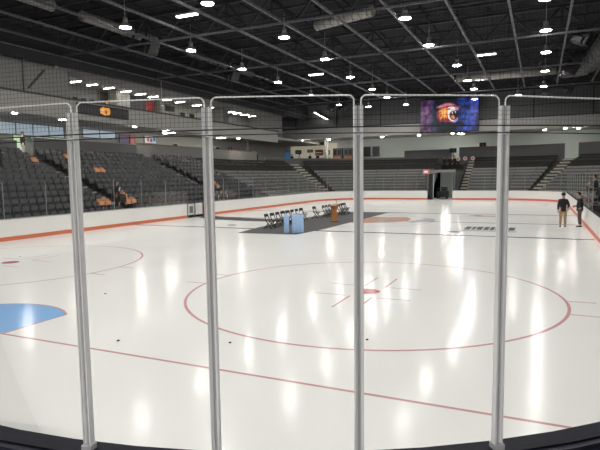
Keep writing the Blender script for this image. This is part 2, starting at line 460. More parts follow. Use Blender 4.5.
# ------------------------------------------------------------------ near glass, posts
PA = [-88.0, -79.2, -71.03, -62.68, -54.19, -45.6, -37.0, -28.4]
GZ0, GZ1 = 1.12, 3.44
RG = RC + .055
def near_pt(a, r, z): return Vector((NR[0] + r*math.cos(math.radians(a)), NR[1] + r*math.sin(math.radians(a)), z))
words = ['leftmost in view', 'second from the left', 'middle of five', 'fourth from the left', 'rightmost in view', 'just past the right edge of the view', 'second past the right edge of the view']
for i in range(7):
    a0, a1 = PA[i] + .20, PA[i+1] - .20
    t = thing('near_glass_panel', f'tall clear glass panel in front, {words[i]}', 'glass panel', near_pt((a0+a1)/2, RG, GZ0), 0, 'tall near glass panels')
    base = Vector(t.location)
    p0, p1 = near_pt(a0, RG, 0) - Vector((base.x, base.y, 0)), near_pt(a1, RG, 0) - Vector((base.x, base.y, 0))
    d = (p1-p0).normalized(); n = Vector((d.y, -d.x, 0)) * .006; L = (p1-p0).length; H = GZ1 - GZ0
    # outline of the pane with rounded upper corners
    rc = .035; outl = [(0, 0)]
    outl = [(0.0, 0.0), (L, 0.0)] + [(L-rc+rc*math.cos(a), H-rc+rc*math.sin(a)) for a in [PI/2*k/5 for k in range(6)]] + [(rc+rc*math.cos(a), H-rc+rc*math.sin(a)) for a in [PI/2+PI/2*k/5 for k in range(6)]]
    P3 = [p0 + d*u + Vector((0, 0, v)) for u, v in outl]
    mb = MB(); mb.face([p for p in P3])                    # single thin pane
    pn = mb.build('pane', M['glass'], t)
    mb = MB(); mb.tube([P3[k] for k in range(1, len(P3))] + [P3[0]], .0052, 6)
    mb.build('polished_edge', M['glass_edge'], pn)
pw = ['leftmost of four', 'second from the left of four', 'third from the left of four', 'rightmost of four', 'first past the right edge of the view', 'second past the right edge of the view']
for i, a in enumerate(PA[1:7]):
    b = near_pt(a, RC+.05, 1.13)
    t = thing('glass_post', 'silver grooved glass post on the dark ledge, ' + pw[i], 'post', b, math.radians(a), 'near glass posts')
    HP = 2.245
    mb = MB(); mb.box((.012, 0, HP/2), (.03, .020, HP)); mb.build('centre_groove', M['alu_dark'], t)
    for s in (-1, 1):
        mb = MB(); mb.box((.02, s*.0170, HP/2), (.045, .014, HP)); mb.build('side_rail', M['alu'], t, .003)
        mb = MB(); mb.box((.046, s*.0248, HP/2), (.012, .005, HP)); mb.build('edge_bead', M['alu_light'], t)
    mb = MB(); mb.box((.045, 0, HP-.17), (.01, .034, .02)); mb.build('top_clamp', M['alu_light'], t, .003)
    mb = MB(); mb.box((.03, 0, .02), (.07, .075, .04)); mb.build('foot', M['alu_dark'], t, .004)

# protective netting hung outside the glass
t = thing('safety_netting', 'fine dark safety netting hanging above the near glass up to the roof', 'net')
RN = RC + .20
A0, A1 = -96, -30
zb, zt, pitch = 3.20, 5.2, .027
ns = int(math.radians(A1-A0)*RN/pitch)
mb = MB()
for k in range(ns+1):
    a = A0 + (A1-A0)*k/ns
    zlow = 3.25
    mb.tube([near_pt(a, RN, zlow), near_pt(a, RN, zt)], .00075, 3, False)
z = zb + .05
while z < zt:
    mb.tube([near_pt(A0 + (A1-A0)*k/40, RN, z) for k in range(41)], .00075, 3, False)
    z += pitch
o = mb.build('mesh_cord', M['net'], t, normals=False); o['kind'] = 'stuff'
mb = MB(); mb.tube([near_pt(A0+(A1-A0)*k/50, RN+.006, 3.212 + .045*(k/50)) for k in range(51)], .0042, 6); mb.build('hem_cable', M['cable'], t)
mb = MB(); mb.tube([near_pt(A0+(A1-A0)*k/50, RN+.012, 3.175 + .03*math.sin(k/50*PI*.9) - .012*(k/50)) for k in range(51)], .0032, 6); mb.build('hem_cable', M['cable'], t)

# ------------------------------------------------------------------ seating terrace
NROW, TR, RI, D0, F0 = 12, .82, .36, .95, .45
def row_d(i): return D0 + TR*i
def row_z(i): return F0 + RI*i
DT, ZT = row_d(NROW), row_z(NROW-1)                        # back edge of the top row
def terrace_prof():
    pr = [(.17, .03), (.17, F0)]
    for i in range(1, NROW):
        pr += [(row_d(i), row_z(i-1)), (row_d(i), row_z(i))]
    pr += [(DT, ZT), (DT, .03)]
    return pr
tp = terrace_prof()
stA = st_line((XL, -8), (XL, YF-RC), 6, (-1, 0)) + far_left[1:] + [s for s in far_line_a[1:]]
stB = st_line((-5.25, YF), (XR-RC, YF), 1, (0, 1)) + far_right[1:] + st_line((XR, YF-RC), (XR, 24), 3, (1, 0))[1:]
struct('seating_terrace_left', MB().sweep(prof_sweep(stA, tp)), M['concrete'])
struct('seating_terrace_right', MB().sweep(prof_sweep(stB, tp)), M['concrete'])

# aisle stairs
def stairs(label, base, nrm, width, name='aisle_stairs'):
    t = thing(name, label, 'stairs', base, math.atan2(nrm[1], nrm[0]))
    mb = MB(); mb2 = MB()
    for i in range(NROW):
        d = row_d(i)
        mb.box((d + TR - .205, 0, row_z(i) + RI/4), (.41, width, RI/2))
        mb.box((d + .205, 0, row_z(i) + .006), (.40, width, .012))
        mb2.box((d + TR*.5 + .02, 0, row_z(i) + RI/2 + .004), (.04, width, .008))
    st_ = mb.build('steps', M['concrete_pale'], t); mb2.build('nosing', M['poster'], st_)
    return t
stairs('pale concrete aisle stairs between the left seats nearest the camera', (XL, 14.3, 0), (-1, 0), 1.1)
stairs('pale concrete aisle stairs farther along the left seats', (XL, 27.4, 0), (-1, 0), 1.1)
def radial(c, deg):
    n = (math.cos(math.radians(deg)), math.sin(math.radians(deg)))
    return (c[0]+RC*n[0], c[1]+RC*n[1], 0), n
b, n = radial(CL, 144); stairs('pale aisle stairs through the benches in the far left corner', b, n, 1.2)
b, n = radial(CR, 65.5); stairs('pale aisle stairs climbing the benches in the far right corner', b, n, 1.2)
stairs('pale stairs rising just right of the far tunnel', (-4.35, YF, 0), (0, 1), .8)

# ------------------------------------------------------------------ stadium seats on the left
# one seat of each colour; local frame: faces +X, y across, origin on the row floor
def seat_meshes(suffix, mback, mpan):
    mb = MB()                                              # curved backrest
    R = []
    for k in range(7):
        y = -.23 + .46*k/6; c = -.05*(1-(abs(y)/.23)**2)
        R.append([(c-.02, y, .42), (c+.01, y, .42), (c-.06, y, .86), (c-.09, y, .86), ])
    mb.sweep(R); back = mb.mesh('seat_back' + suffix, mback)
    mb = MB(); R = []
    for k in range(7):
        y = -.21 + .42*k/6; e = (abs(y)/.21)**2
        R.append([(.10, y, .40), (.15, y, .41), (.13+.03*e, y, .74-.05*e), (.09+.03*e, y, .74-.05*e)])
    mb.sweep(R); pan = mb.mesh('seat_pan' + suffix, mpan)
    return back, pan
b0, p0 = seat_meshes('', M['seat'], M['seat_lt'])
b1, p1 = seat_meshes('_orange', M['seat_or'], M['seat_orl'])
mb = MB(); mb.box((-.02, .25, .28), (.06, .035, .56)); mb.box((.05, .25, .56), (.30, .05, .03)); mb.box((.02, .25, .02), (.2, .05, .03)); arm = mb.mesh('seat_stanchion', M['steel'])
sections = [(4.0, 13.65, 'left of the first stairs', 0), (14.95, 26.75, 'right of the first stairs', 0), (28.05, 34.3, 'right of the second stairs', 0)]
SP = .555
slots = []
for i in range(NROW):
    for (ya, yb, w, ya_ref) in sections:
        n = int((yb-ya)/SP)
        for k in range(n):
            y = (yb - SP/2 - SP*k) if w.startswith('left') else (ya + SP/2 + SP*k)
            x = XL - row_d(i) - .50
            # in view?
            if w.startswith('left') and y < 4.3 + .72*i: continue
            dist = (Vector((x, y, row_z(i))) - Vector((3.92, -12.71, 2.95))).length
            slots.append((dist, i, k, x, y, w))
slots.sort()
orange = {(7, 'right of the first stairs', 4), (7, 'right of the first stairs', 5), (1, 'left of the first stairs', 0), (1, 'left of the first stairs', 1),
          (2, 'right of the first stairs', 0), (2, 'right of the first stairs', 1), (1, 'right of the first stairs', 0), (1, 'right of the first stairs', 1), (10, 'right of the first stairs', 3),
          (3, 'right of the second stairs', 1), (4, 'right of the second stairs', 1), (4, 'right of the second stairs', 2), (9, 'left of the first stairs', 0)}
ROWW = ['front', 'second', 'third', 'fourth', 'fifth', 'sixth', 'seventh', 'eighth', 'ninth', 'tenth', 'eleventh', 'top']
indiv = slots[:296]; rest = slots[296:]
proto = None
for dist, i, k, x, y, w in indiv:
    org = (i, w, k) in orange
    lab = f"{'orange' if org else 'charcoal'} folding stadium seat, {ORD[k+1]} {w}, {ROWW[i]} row"
    if proto is None:
        proto = thing('stadium_seat', lab, 'seat', (x, y, row_z(i)), 0, 'folding seats on the left stand')
        link('backrest', b0, proto); link('seat_pan', p0, proto); link('stanchion', arm, proto)
        r = proto
    else:
        r = dup(proto, (x, y, row_z(i)), 0, lab)
    if org:
        for c in r.children:
            if c.data == b0: c.data = b1
            elif c.data == p0: c.data = p1
# the remaining distant seats as one mass
def rest_mesh(name, lst, back, pan, mats, label):
    bm = bmesh.new()
    for dist, i, k, x, y, w in lst:
        for src in (back, pan, arm):
            n0 = len(bm.verts); f0 = len(bm.faces)
            bm.from_mesh(src)
            bm.verts.ensure_lookup_table(); bm.faces.ensure_lookup_table()
            for v in bm.verts[n0:]: v.co += Vector((x, y, row_z(i)))
            mi = {back.name: 0, pan.name: 1, arm.name: 2}[src.name]
            for f in bm.faces[f0:]: f.material_index = mi
    me = bpy.data.meshes.new(name); bm.to_mesh(me); bm.free()
    for m in mats: me.materials.append(m)
    o = link(name, me); tag(o, label, 'seats', None, 'stuff')
rest_mesh('distant_stadium_seats', [s for s in rest if (s[1], s[5], s[2]) not in orange], b0, p0, [M['seat'], M['seat_lt'], M['steel']],
          'charcoal folding seats filling the upper and farther rows of the left stand')
for s in rest:
    if (s[1], s[5], s[2]) in orange:
        dist, i, k, x, y, w = s
        r = dup(proto, (x, y, row_z(i)), 0, f'orange folding stadium seat, {ORD[k+1]} {w}, {ROWW[i]} row')
        for c in r.children:
            if c.data == b0: c.data = b1
            elif c.data == p0: c.data = p1

# ------------------------------------------------------------------ bleacher benches
def bench_row(i, stations, words):
    t = thing('bleacher_bench', f'long grey metal bleacher bench, {ROWW[i]} row, {words}', 'bench', (0, 0, 0), 0, 'grey bleacher benches')
    zf = row_z(i); d = row_d(i)
    MB().sweep(prof_sweep(stations, rect(d+.30, d+.60, zf+.40, zf+.445))).build('seat_plank', M['bench'] if i < 8 else M['concrete'], t)  # upper rows get a darker colour, shade painted onto the benches
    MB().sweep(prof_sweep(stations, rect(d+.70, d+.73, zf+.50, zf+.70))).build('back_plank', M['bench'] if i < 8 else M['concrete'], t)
    mb = MB()
    for (b, n) in stations[::2]:
        p = b + n*(d+.47); q = b + n*(d+.66)
        mb.bar(p + Vector((0, 0, zf)), p + Vector((0, 0, zf+.40)), .06)
        mb.bar(p + Vector((0, 0, zf+.38)), q + Vector((0, 0, zf+.38)), .05)
        mb.bar(q + Vector((0, 0, zf+.38)), q + Vector((0, 0, zf+.68)), .05)
    mb.build('brackets', M['bench_d'], t)
secs = [(st_line((XL, 34.7), (XL, YF-RC), 5, (-1, 0)) + station_arc(*CL, 180, 149, 5)[1:], 'between the left seats and the corner stairs'),
        (station_arc(*CL, 139, 90, 8) + st_line((XL+RC, YF), (-8.7, YF), 3, (0, 1))[1:], 'between the corner stairs and the far tunnel'),
        (st_line((-3.9, YF), (XR-RC, YF), 3, (0, 1)) + station_arc(*CR, 90, 70, 4)[1:], 'right of the tunnel stairs, before the right stairs'),
        (station_arc(*CR, 61, 0, 9) + st_line((XR, YF-RC), (XR, 28), 4, (1, 0))[1:], 'beyond the far right stairs')]
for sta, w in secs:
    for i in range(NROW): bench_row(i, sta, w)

# ------------------------------------------------------------------ concourse behind the stands
ZC = 4.75
# floor of the concourse (left + far)
mb = MB()
mb.box((-33.0, 26, ZC/2), (5.0, 84, ZC-.1))
mb.box((-2, 65.6, ZC/2), (57, 8.6, ZC-.1))
struct('floor_concourse', mb, M['concrete'])
def parapet_run(label, stations, z1, m, cap):
    t = thing('parapet', label, 'parapet wall')
    MB().sweep(prof_sweep(stations, rect(DT, DT+.14, ZT-.2, z1))).build('wall_panel', m, t)
    MB().sweep(prof_sweep(stations, rect(DT-.02, DT+.16, z1, z1+.06))).build('cap_rail', cap, t)
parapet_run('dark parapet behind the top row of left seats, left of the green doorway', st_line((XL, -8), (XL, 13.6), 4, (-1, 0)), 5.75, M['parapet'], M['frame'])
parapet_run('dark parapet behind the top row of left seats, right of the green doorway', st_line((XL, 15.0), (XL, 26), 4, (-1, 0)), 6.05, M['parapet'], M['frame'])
parapet_run('lit grey parapet with reddish rail behind the farther left seats', st_line((XL, 26), (XL, YF-RC), 5, (-1, 0)) + station_arc(*CL, 180, 165, 4)[1:], 6.2, M['parapet_lit'], M['rail_red'])
parapet_run('dark grey parapet below the concession counter in the far left corner', station_arc(*CL, 160, 90, 9), 5.35, M['parapet'], M['frame'])
parapet_run('dark grey parapet behind the far benches left of the tunnel', st_line((XL+RC, YF), (-7.0, YF), 3, (0, 1)), 6.3, M['parapet'], M['frame_lt'])
parapet_run('dark grey parapet with pale rail behind the far benches right of the tunnel', st_line((-6.0, YF), (XR-RC, YF), 3, (0, 1)) + station_arc(*CR, 90, 67.5, 4)[1:], 6.45, M['parapet'], M['rail_red'])
parapet_run('dark grey parapet at the right edge beyond the far right stairs', station_arc(*CR, 62, 0, 9) + st_line((XR, YF-RC), (XR, 26), 3, (1, 0))[1:], 6.45, M['parapet'], M['rail_red'])
# walls
mb = MB(); mb.box((-35.2, 28, 7.2), (.3, 80, 10.5)); struct('wall_left', mb, M['wall_l'])
mb = MB(); mb.box((-5, 67.2, 6.5), (62, .3, 6)); struct('wall_far', mb, M['wall_green'])
mb = MB(); mb.box((25.5, 28, 6.5), (.3, 90, 14)); struct('wall_right', mb, M['wall_d'])
mb = MB(); mb.box((-5, -24, 6.5), (62, .3, 14)); struct('wall_near', mb, M['wall_d'])
# soffit slabs
mb = MB(); mb.box((-31.4, 20, 7.98), (7.4, 92, .3)); struct('ceiling_concourse_left', mb, M['wall_l'])
mb = MB(); mb.box((-4, 61.8, 8.72), (58, 10.6, .3)); struct('ceiling_concourse_far', mb, M['wall_l'])
# left fascia band with ledge
mb = MB()
mb.box((-27.45, 17.0, 8.05), (.25, 64, 1.35)); struct('trim_fascia_left', mb, M['fascia'])
mb = MB(); mb.box((-27.42, 17.0, 8.78), (.42, 64, .12)); struct('trim_ledge_left', mb, M['steel'])
# far bulkhead: pale lower band, dark upper panels
mb = MB(); mb.box((-4.6, 56.4, 8.85), (52, .25, 1.35)); struct('trim_fascia_far', mb, M['fascia'])
mb = MB(); mb.box((-4.6, 56.45, 11.1), (52, .25, 3.4)); struct('wall_far_upper', mb, M['wall_d'])
mb = MB()
for k in range(9): mb.box((-28+6.2*k, 56.25, 11.1), (.12, .12, 3.3))
for z in (9.6, 11.0): mb.box((-4.6, 56.27, z), (52, .08, .07))
struct('trim_far_girts', mb, M['black'])

# upper level on the left: blank wall, then open suites
mb = MB(); mb.box((-27.6, 3.0, 10.3), (.3, 25.5, 3.1)); struct('wall_left_upper', mb, M['wall_g'])
t = thing('wall_framing', 'grey steel column and diagonal brace on the upper left wall', 'steel frame', (-27.4, 12, 8.85))
mb = MB(); mb.bar((0, .1, 0), (0, .1, 2.6), .16); mb.build('column', M['frame'], t)
mb = MB(); mb.bar((.02, .4, .25), (.02, 1.7, 1.6), .10); mb.build('diagonal', M['steel'], t)
mb = MB(); mb.bar((.02, -5, 2.0), (.02, 2.6, 2.05), .08); mb.build('girt', M['steel'], t)
mb = MB(); mb.bar((0, 2.7, 1.9), (0, 2.7, 2.9), .14); mb.build('hanger', M['frame_lt'], t)
mb = MB(); mb.box((-32.6, 33, 9.9), (.2, 38, 3.7)); struct('wall_suite_back', mb, M['wall_g'])
mb = MB(); mb.box((-29.6, 33, 11.05), (6.2, 38, .2)); struct('ceiling_suites', mb, M['wall_g'])
mb = MB(); mb.box((-30.2, 15.8, 10), (5, .2, 3.4)); struct('trim_partition_first', mb, M['wall_g'])
mb = MB(); mb.box((-32.0, 25.7, 9.6), (1.0, 1.7, 2.75)); struct('trim_partition_second', mb, M['wall_l'])
mb = MB(); mb.box((-32.1, 31.3, 9.6), (.8, .3, 2.75)); struct('trim_partition_third', mb, M['wall_g'])
mb = MB(); mb.box((-31.4, 41.3, 9.6), (2.2, 1.2, 2.75)); struct('trim_partition_fourth', mb, M['wall_g'])
mb = MB(); mb.box((-30, 50.6, 9.6), (5, .25, 2.75)); struct('trim_partition_fifth', mb, M['wall_g'])
mb = MB(); mb.box((-32.44, 36.1, 9.9), (.1, 9.0, 2.1)); struct('trim_suite_lit_wall', mb, M['wall_l'])  # paler sheet puts the lit stretch of the back wall into colour
def flat_thing(name, label, cat, c, d, m, group=None, edge=None):
    t = thing(name, label, cat, c, 0, group)
    mb = MB(); mb.box((0, 0, 0), d); mb.build('panel', m, t)
    fx = min(range(3), key=lambda k: d[k])
    mb = MB()
    axes = [k for k in range(3) if k != fx]
    for k in axes:
        for s in (-1, 1):
            o = [0, 0, 0]; o[k] = s*d[k]/2; q = list(d); q[k] = .05; q[fx] = d[fx] + .03
            oth = [a for a in axes if a != k][0]; q[oth] = d[oth] + .05
            mb.box(o, q)
    mb.build('frame', edge or M['frame'], t)
    return t
flat_thing('suite_window', 'dark window on the pale suite wall, biggest and topmost of three', 'window', (-32.35, 33.5, 10.35), (.06, 1.5, .6), M['black'])
flat_thing('suite_window', 'small dark window low on the pale suite wall, middle of three', 'window', (-32.35, 35.7, 9.95), (.06, .8, .42), M['black'])
flat_thing('suite_window', 'small dark window low on the pale suite wall, rightmost of three', 'window', (-32.35, 37.4, 9.9), (.06, .9, .5), M['black'])
flat_thing('red_banner', 'dark red banner hanging on the suite wall left of the pale wall', 'banner', (-32.35, 30.3, 10.1), (.08, 1.3, 1.3), M['red'])
flat_thing('suite_door', 'black doorway panel with an orange sign at its foot in the upper suite', 'door', (-32.35, 24.1, 10.2), (.08, 1.0, 1.3), M['black'])
o = MB().box((0, 0, 0), (.05, .6, .3)).build('orange_sign', M['orange_p']); o.location = (-32.25, 24.2, 9.85); tag(o, 'small orange sign at the foot of the black suite doorway', 'sign')
flat_thing('suite_door', 'dark closed panel at the left of the last suite', 'door', (-32.4, 43.5, 10.15), (.08, 2.0, 1.3), M['black'])
flat_thing('suite_door', 'wide dark opening on the suite wall between red banner and light partition', 'door', (-32.4, 28.2, 10.0), (.08, 2.4, 1.5), M['wall_d'])
# suite chairs along the ledge
k = 0
for y in (16.4, 17.2, 18.0, 18.9, 20.0):
    t = thing('suite_chair', f'dark padded suite chair behind the ledge, {ORD[k+1]} from the left', 'chair', (-28.2, y, 8.15), 0, 'chairs in the upper suite'); k += 1
    mb = MB(); mb.box((0, 0, .45), (.45, .45, .1)); mb.build('seat', M['black'], t, .02)
    mb = MB(); mb.box((-.2, 0, .75), (.08, .45, .55)); mb.build('backrest', M['black'], t, .02)
    mb = MB(); mb.lathe([(.22, 0), (.22, .03), (.03, .05), (.03, .42)], 10); mb.build('pedestal', M['steel'], t)
# ribbon scoreboard under the ledge
t = thing('ribbon_scoreboard', 'black ribbon scoreboard with an orange and white emblem on the left fascia', 'scoreboard', (-27.24, 18.9, 8.2))
mb = MB(); mb.box((0, 0, 0), (.14, 5.3, .80)); mb.mi = 1
for k in range(18):
    if abs(k-8.5) > 1.6: mb.box((.075, -2.5+.295*k, -.02), (.01, .17, .52))
mb.build('housing', [M['black'], mat('pixel_dim', (.03, .03, .035), .4)], t)
mb = MB()
mb.face([(.08, y, z) for y, z in ((-.45, -.2), (.0, -.3), (.5, -.22), (.62, .05), (.5, .3), (0, .28), (-.2, .33), (-.5, .15))])
o = mb.build('emblem', M['orange_p'], t); emb = o; o['label'] = 'glowing orange emblem'
mb = MB(); mb.face([(.085, y, z) for y, z in ((-.42, -.1), (-.15, -.12), (-.1, .16), (-.4, .12))]); mb.build('emblem_highlight', M['poster'], emb)
mb = MB(); mb.face([(.085, y, z) for y, z in ((0.0, -.12), (.2, -.2), (.26, .0), (.1, .15))]); mb.build('emblem_shadow', M['red'], emb)

# side beam at the roof edge
t = thing('edge_beam', 'dark steel beam running along the left edge of the roof', 'beam', (-26.3, 0, 0))
mb = MB(); mb.box((0, 20, 11.75), (.16, 84, 1.9)); mb.build('web', M['truss_d'], t)
mb = MB(); mb.box((.12, 20, 11.36), (.10, 84, .07)); mb.build('light_flange', M['brace'], t)
mb = MB(); mb.box((0, 20, 10.78), (.5, 84, .06)); mb.build('bottom_flange', M['truss_d'], t)
t = thing('drop_rod', 'thin pale vertical rod hanging from the left roof edge beam', 'rod', (-26.1, 24.5, 9.2))
mb = MB(); mb.tube([(0, 0, 0), (0, 0, 2.1)], .03, 6); mb.build('rod', M['frame_lt'], t)
mb = MB(); mb.ball((0, 0, 0), .07); mb.build('end_knob', M['poster'], t)

# ------------------------------------------------------------------ left concourse openings
def window_struct(name, c, d, m, frame, mull=0):
    mb = MB(); mb.box(c, d); o = struct(name, mb, m)
    mb = MB()
    x = c[0] + d[0]/2 + .02
    for s in (-1, 1):
        mb.box((x, c[1], c[2]+s*d[2]/2), (.06, d[1]+.1, .08)); mb.box((x, c[1]+s*d[1]/2, c[2]), (.06, .08, d[2]))
    for k in range(mull): mb.box((x, c[1]-d[1]/2 + d[1]*(k+1)/(mull+1), c[2]), (.05, .06, d[2]))
    f = mb.build('window_frame', frame, o)
    return o
window_struct('window_1', (-34.98, 18.6, 7.12), (.06, 6.4, 1.0), M['win_blue'], M['frame'], 3)
window_struct('window_2', (-34.98, 26.0, 7.25), (.06, 4.2, .8), M['win_blue'], M['frame'], 1)
window_struct('window_3', (-34.98, 13.2, 7.2), (.06, 3.0, 1.0), M['win_blue'], M['frame'], 1)
window_struct('window_4', (-34.98, 20.2, 6.5), (.06, 3.8, .22), M['win_green'], M['frame'], 2)
window_struct('door_1', (-34.98, 17.2, 5.9), (.06, 1.0, 1.5), M['win_green'], M['frame'], 0)
flat_thing('concourse_sign', 'violet sign panel on the left concourse wall beside a pink one', 'sign', (-34.9, 29.2, 7.0), (.06, 1.2, .75), M['violet'])
flat_thing('concourse_sign', 'pink red sign panel on the left concourse wall', 'sign', (-34.9, 30.4, 7.0), (.06, .7, .95), M['pink'])
flat_thing('notice_board', 'white notice board with coloured posters on the left concourse wall', 'board', (-34.9, 33.2, 7.15), (.06, 1.9, .8), M['poster'])
for k, (y, z, col) in enumerate(((32.8, 7.15, 'pink'), (33.3, 7.1, 'violet'), (33.8, 7.2, 'blue_item'))):
    o = MB().box((0, 0, 0), (.02, .35, .4)).build('wall_poster', M[col]); o.location = (-34.84, y, z)
    tag(o, f"small {['pink', 'violet', 'blue'][k]} poster pinned to the white notice board", 'poster')
t = thing('door_frame_post', 'white door frame on the left concourse below the notice board', 'door frame', (-34.9, 32.3, ZC))
mb = MB(); mb.box((0, 0, 1.0), (.1, .12, 2.0)); mb.build('jamb', M['frame_lt'], t); mb = MB(); mb.box((0, .25, .06), (.1, .6, .1)); mb.build('sill', M['frame_lt'], t)
window_struct('door_2', (-34.98, 37.6, 5.9), (.06, .9, 2.1), M['black'], M['frame_lt'], 0)
window_struct('door_3', (-34.98, 42.0, 5.9), (.06, 1.0, 2.1), M['wall_l'], M['frame_lt'], 0)
window_struct('door_4', (-34.98, 46.4, 5.9), (.06, 1.1, 2.1), M['black'], M['frame_lt'], 0)
window_struct('door_5', (-34.98, 49.5, 5.9), (.06, .8, 2.1), M['wall_l'], M['black'], 0)
t = thing('column', 'white square column on the left concourse near the far corner', 'column', (-32.6, 50.3, ZC))
mb = MB(); mb.box((0, 0, 1.55), (.3, .3, 3.1)); mb.build('shaft', M['wall_l'], t, .02); mb = MB(); mb.box((0, 0, .1), (.36, .36, .2)); mb.build('base', M['frame'], t)

# ------------------------------------------------------------------ far concourse: concession, columns, windows
def yflat(name, label, cat, x0, x1, z0, z1, y, m, edge=None, group=None):
    return flat_thing(name, label, cat, ((x0+x1)/2, y, (z0+z1)/2), (x1-x0, .08, z1-z0), m, group, edge)
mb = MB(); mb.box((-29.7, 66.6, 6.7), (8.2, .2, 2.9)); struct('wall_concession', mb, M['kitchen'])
t = thing('concession_counter', 'pale concession counter with serving top in the far left corner', 'counter', (-29.6, 64.2, ZC))
mb = MB(); mb.box((0, 0, .5), (7.2, .5, 1.0)); mb.build('front', M['wall_green'], t); mb = MB(); mb.box((0, -.05, 1.03), (7.4, .7, .07)); mb.build('top', M['frame_lt'], t)
for k, (x0, x1) in enumerate(((-33.0, -31.4), (-31.2, -29.8), (-29.5, -28.2), (-28.0, -26.8))):
    yflat('menu_board', f'black menu board above the concession counter, {ORD[k+1]} from the left', 'menu board', x0, x1, 7.75, 8.35, 64.4, M['black'], M['frame'], 'menu boards')
for k, (x, z, w, h) in enumerate(((-32.3, 6.9, 1.0, .6), (-30.2, 7.0, .9, .45), (-28.6, 6.7, 1.3, .9), (-27.2, 6.7, .9, .7))):
    t = thing('kitchen_shelf', f'dark kitchen equipment shelf behind the concession counter, {ORD[k+1]} from the left', 'shelf', (x, 66.25, z-h/2), 0, 'kitchen shelves')
    mb = MB(); mb.box((0, 0, h/2), (w, .3, h)); mb.build('cabinet', M['wood_d'] if k > 1 else M['black'], t, .02)
    mb = MB(); mb.box((0, -.17, h*.5), (w*.8, .03, h*.2)); mb.build('handle_strip', M['alu'], t)
yflat('drinks_cooler', 'blue lit drinks cooler left of the concession counter', 'cooler', -34.4, -33.3, 5.0, 6.9, 65.4, M['blue_item'])
t = thing('column', 'bright white column between the concession and the dark far wall', 'column', (-26.3, 63.6, ZC))
mb = MB(); mb.box((0, 0, 1.9), (.55, .3, 3.8)); mb.build('shaft', M['wall_l'], t, .02); mb = MB(); mb.box((0, 0, .1), (.65, .4, .2)); mb.build('base', M['frame'], t)
for k, x in enumerate((-25.2, -23.4, -21.8)):
    t = thing('vending_booth', f'dark booth with an orange lower panel on the far concourse, {ORD[k+1]} from the left', 'booth', (x, 65.8, ZC), 0, 'orange and dark booths')
    mb = MB(); mb.box((0, 0, 1.25), (1.5, .7, 2.5)); mb.build('cabinet', M['wall_d'], t, .03)
    mb = MB(); mb.box((0, -.36, .75), (1.1, .04, .9)); mb.build('orange_panel', mat('booth_orange_%d' % k, (.5, .18, .06), .5), t)
    mb = MB(); mb.box((-.35, -.36, 1.85), (.5, .04, .8)); mb.box((.35, -.36, 1.85), (.5, .04, .8)); mb.build('window_pair', M['black'], t)
yflat('wall_window', 'left one of a pair of dark windows on the pale far concourse wall', 'window', -21.3, -20.2, 5.9, 7.4, 66.9, M['black'])
yflat('wall_window', 'right one of a pair of dark windows on the pale far concourse wall', 'window', -19.9, -18.8, 5.9, 7.4, 66.9, M['black'])
# parapet-top equipment
for x, y, z, lab in ((-6.75, 60.1, 3.525, 'black box camera on a tripod behind the people above the tunnel'), (-3.1, 61.15, ZC-.045, 'black box camera on a tripod right of the tunnel stairs')):
    t = thing('box_camera', lab, 'camera', (x, y, z))
    zc = (6.1 if z < 4 else 6.75) - z
    mb = MB(); mb.box((0, 0, zc), (.85, .3, .6)); mb.build('body', M['black'], t, .03)
    for a in (90, 210, 330):
        mb = MB(); mb.tube([(.35*math.cos(math.radians(a)), .2*math.sin(math.radians(a)), .01), (0, 0, zc-.3)], .03, 6); mb.build('tripod_leg', M['black'], t)
    mb = MB(); mb.tube([(0, -.15, zc), (0, -.36, zc)], .12, 10); mb.build('lens_hood', M['black'], t)

# ------------------------------------------------------------------ far tunnel
mb = MB()
mb.box((-8.25, 55.6, 1.7), (.3, 11.4, 3.3)); mb.box((-5.1, 55.6, 1.7), (.28, 11.4, 3.3))
struct('wall_tunnel_sides', mb, M['wall_d'])
mb = MB(); mb.box((-6.68, 58.6, 1.65), (2.85, .2, 3.2)); struct('wall_tunnel_back', mb, M['wall_green'])
mb = MB(); mb.box((-6.68, 55.6, 3.42), (3.5, 11.4, .2)); struct('ceiling_tunnel', mb, M['concrete'])
mb = MB(); mb.box((-6.68, 49.86, 3.32), (3.5, .15, .3)); struct('trim_tunnel_lintel', mb, M['frame'])
o = MB().box((-6.5, 53.0, 3.26), (.9, .25, .06)).build('tunnel_lamp', emis('tunnel_lens', (1, .98, .9), 150)); tag(o, 'small lamp on the ceiling of the far tunnel', 'lamp')
t = thing('tunnel_gate', 'dark open gate leaf at the left side of the far tunnel', 'gate', (-7.78, 50.2, 0))
mb = MB(); mb.box((0, 0, 1.5), (.5, .08, 3.0)); mb.build('leaf', M['black'], t); mb = MB(); mb.box((.27, 0, 1.5), (.06, .12, 3.0)); mb.build('post', M['alu_dark'], t)
t = thing('equipment_cart', 'dark equipment cart parked inside the far tunnel', 'cart', (-6.75, 52.2, .04))
mb = MB(); mb.box((0, 0, .55), (1.3, 1.4, .7)); mb.build('body', M['black'], t, .05)
mb = MB(); mb.box((.15, .3, 1.15), (.7, .6, .5)); mb.build('hopper', M['black'], t, .05)
for sx in (-.5, .5):
    for sy in (-.5, .5):
        mb = MB(); mb.tube([(sx-.06, sy, .17), (sx+.06, sy, .17)], .17, 12); mb.build('wheel', M['steel'], t)
mb = MB(); mb.tube([(-.5, -.7, .8), (-.5, -.95, 1.25), (.5, -.95, 1.25), (.5, -.7, .8)], .03, 6); mb.build('push_handle', M['steel'], t)
t = thing('tunnel_sign', 'small pink and white sign at the top left of the far tunnel', 'sign', (-8.25, 49.6, 3.25))
mb = MB(); mb.box((0, 0, 0), (.75, .05, .5)); mb.build('plate', M['pink'], t); mb = MB(); mb.box((0, -.03, .02), (.4, .02, .22)); mb.build('white_mark', M['poster'], t)
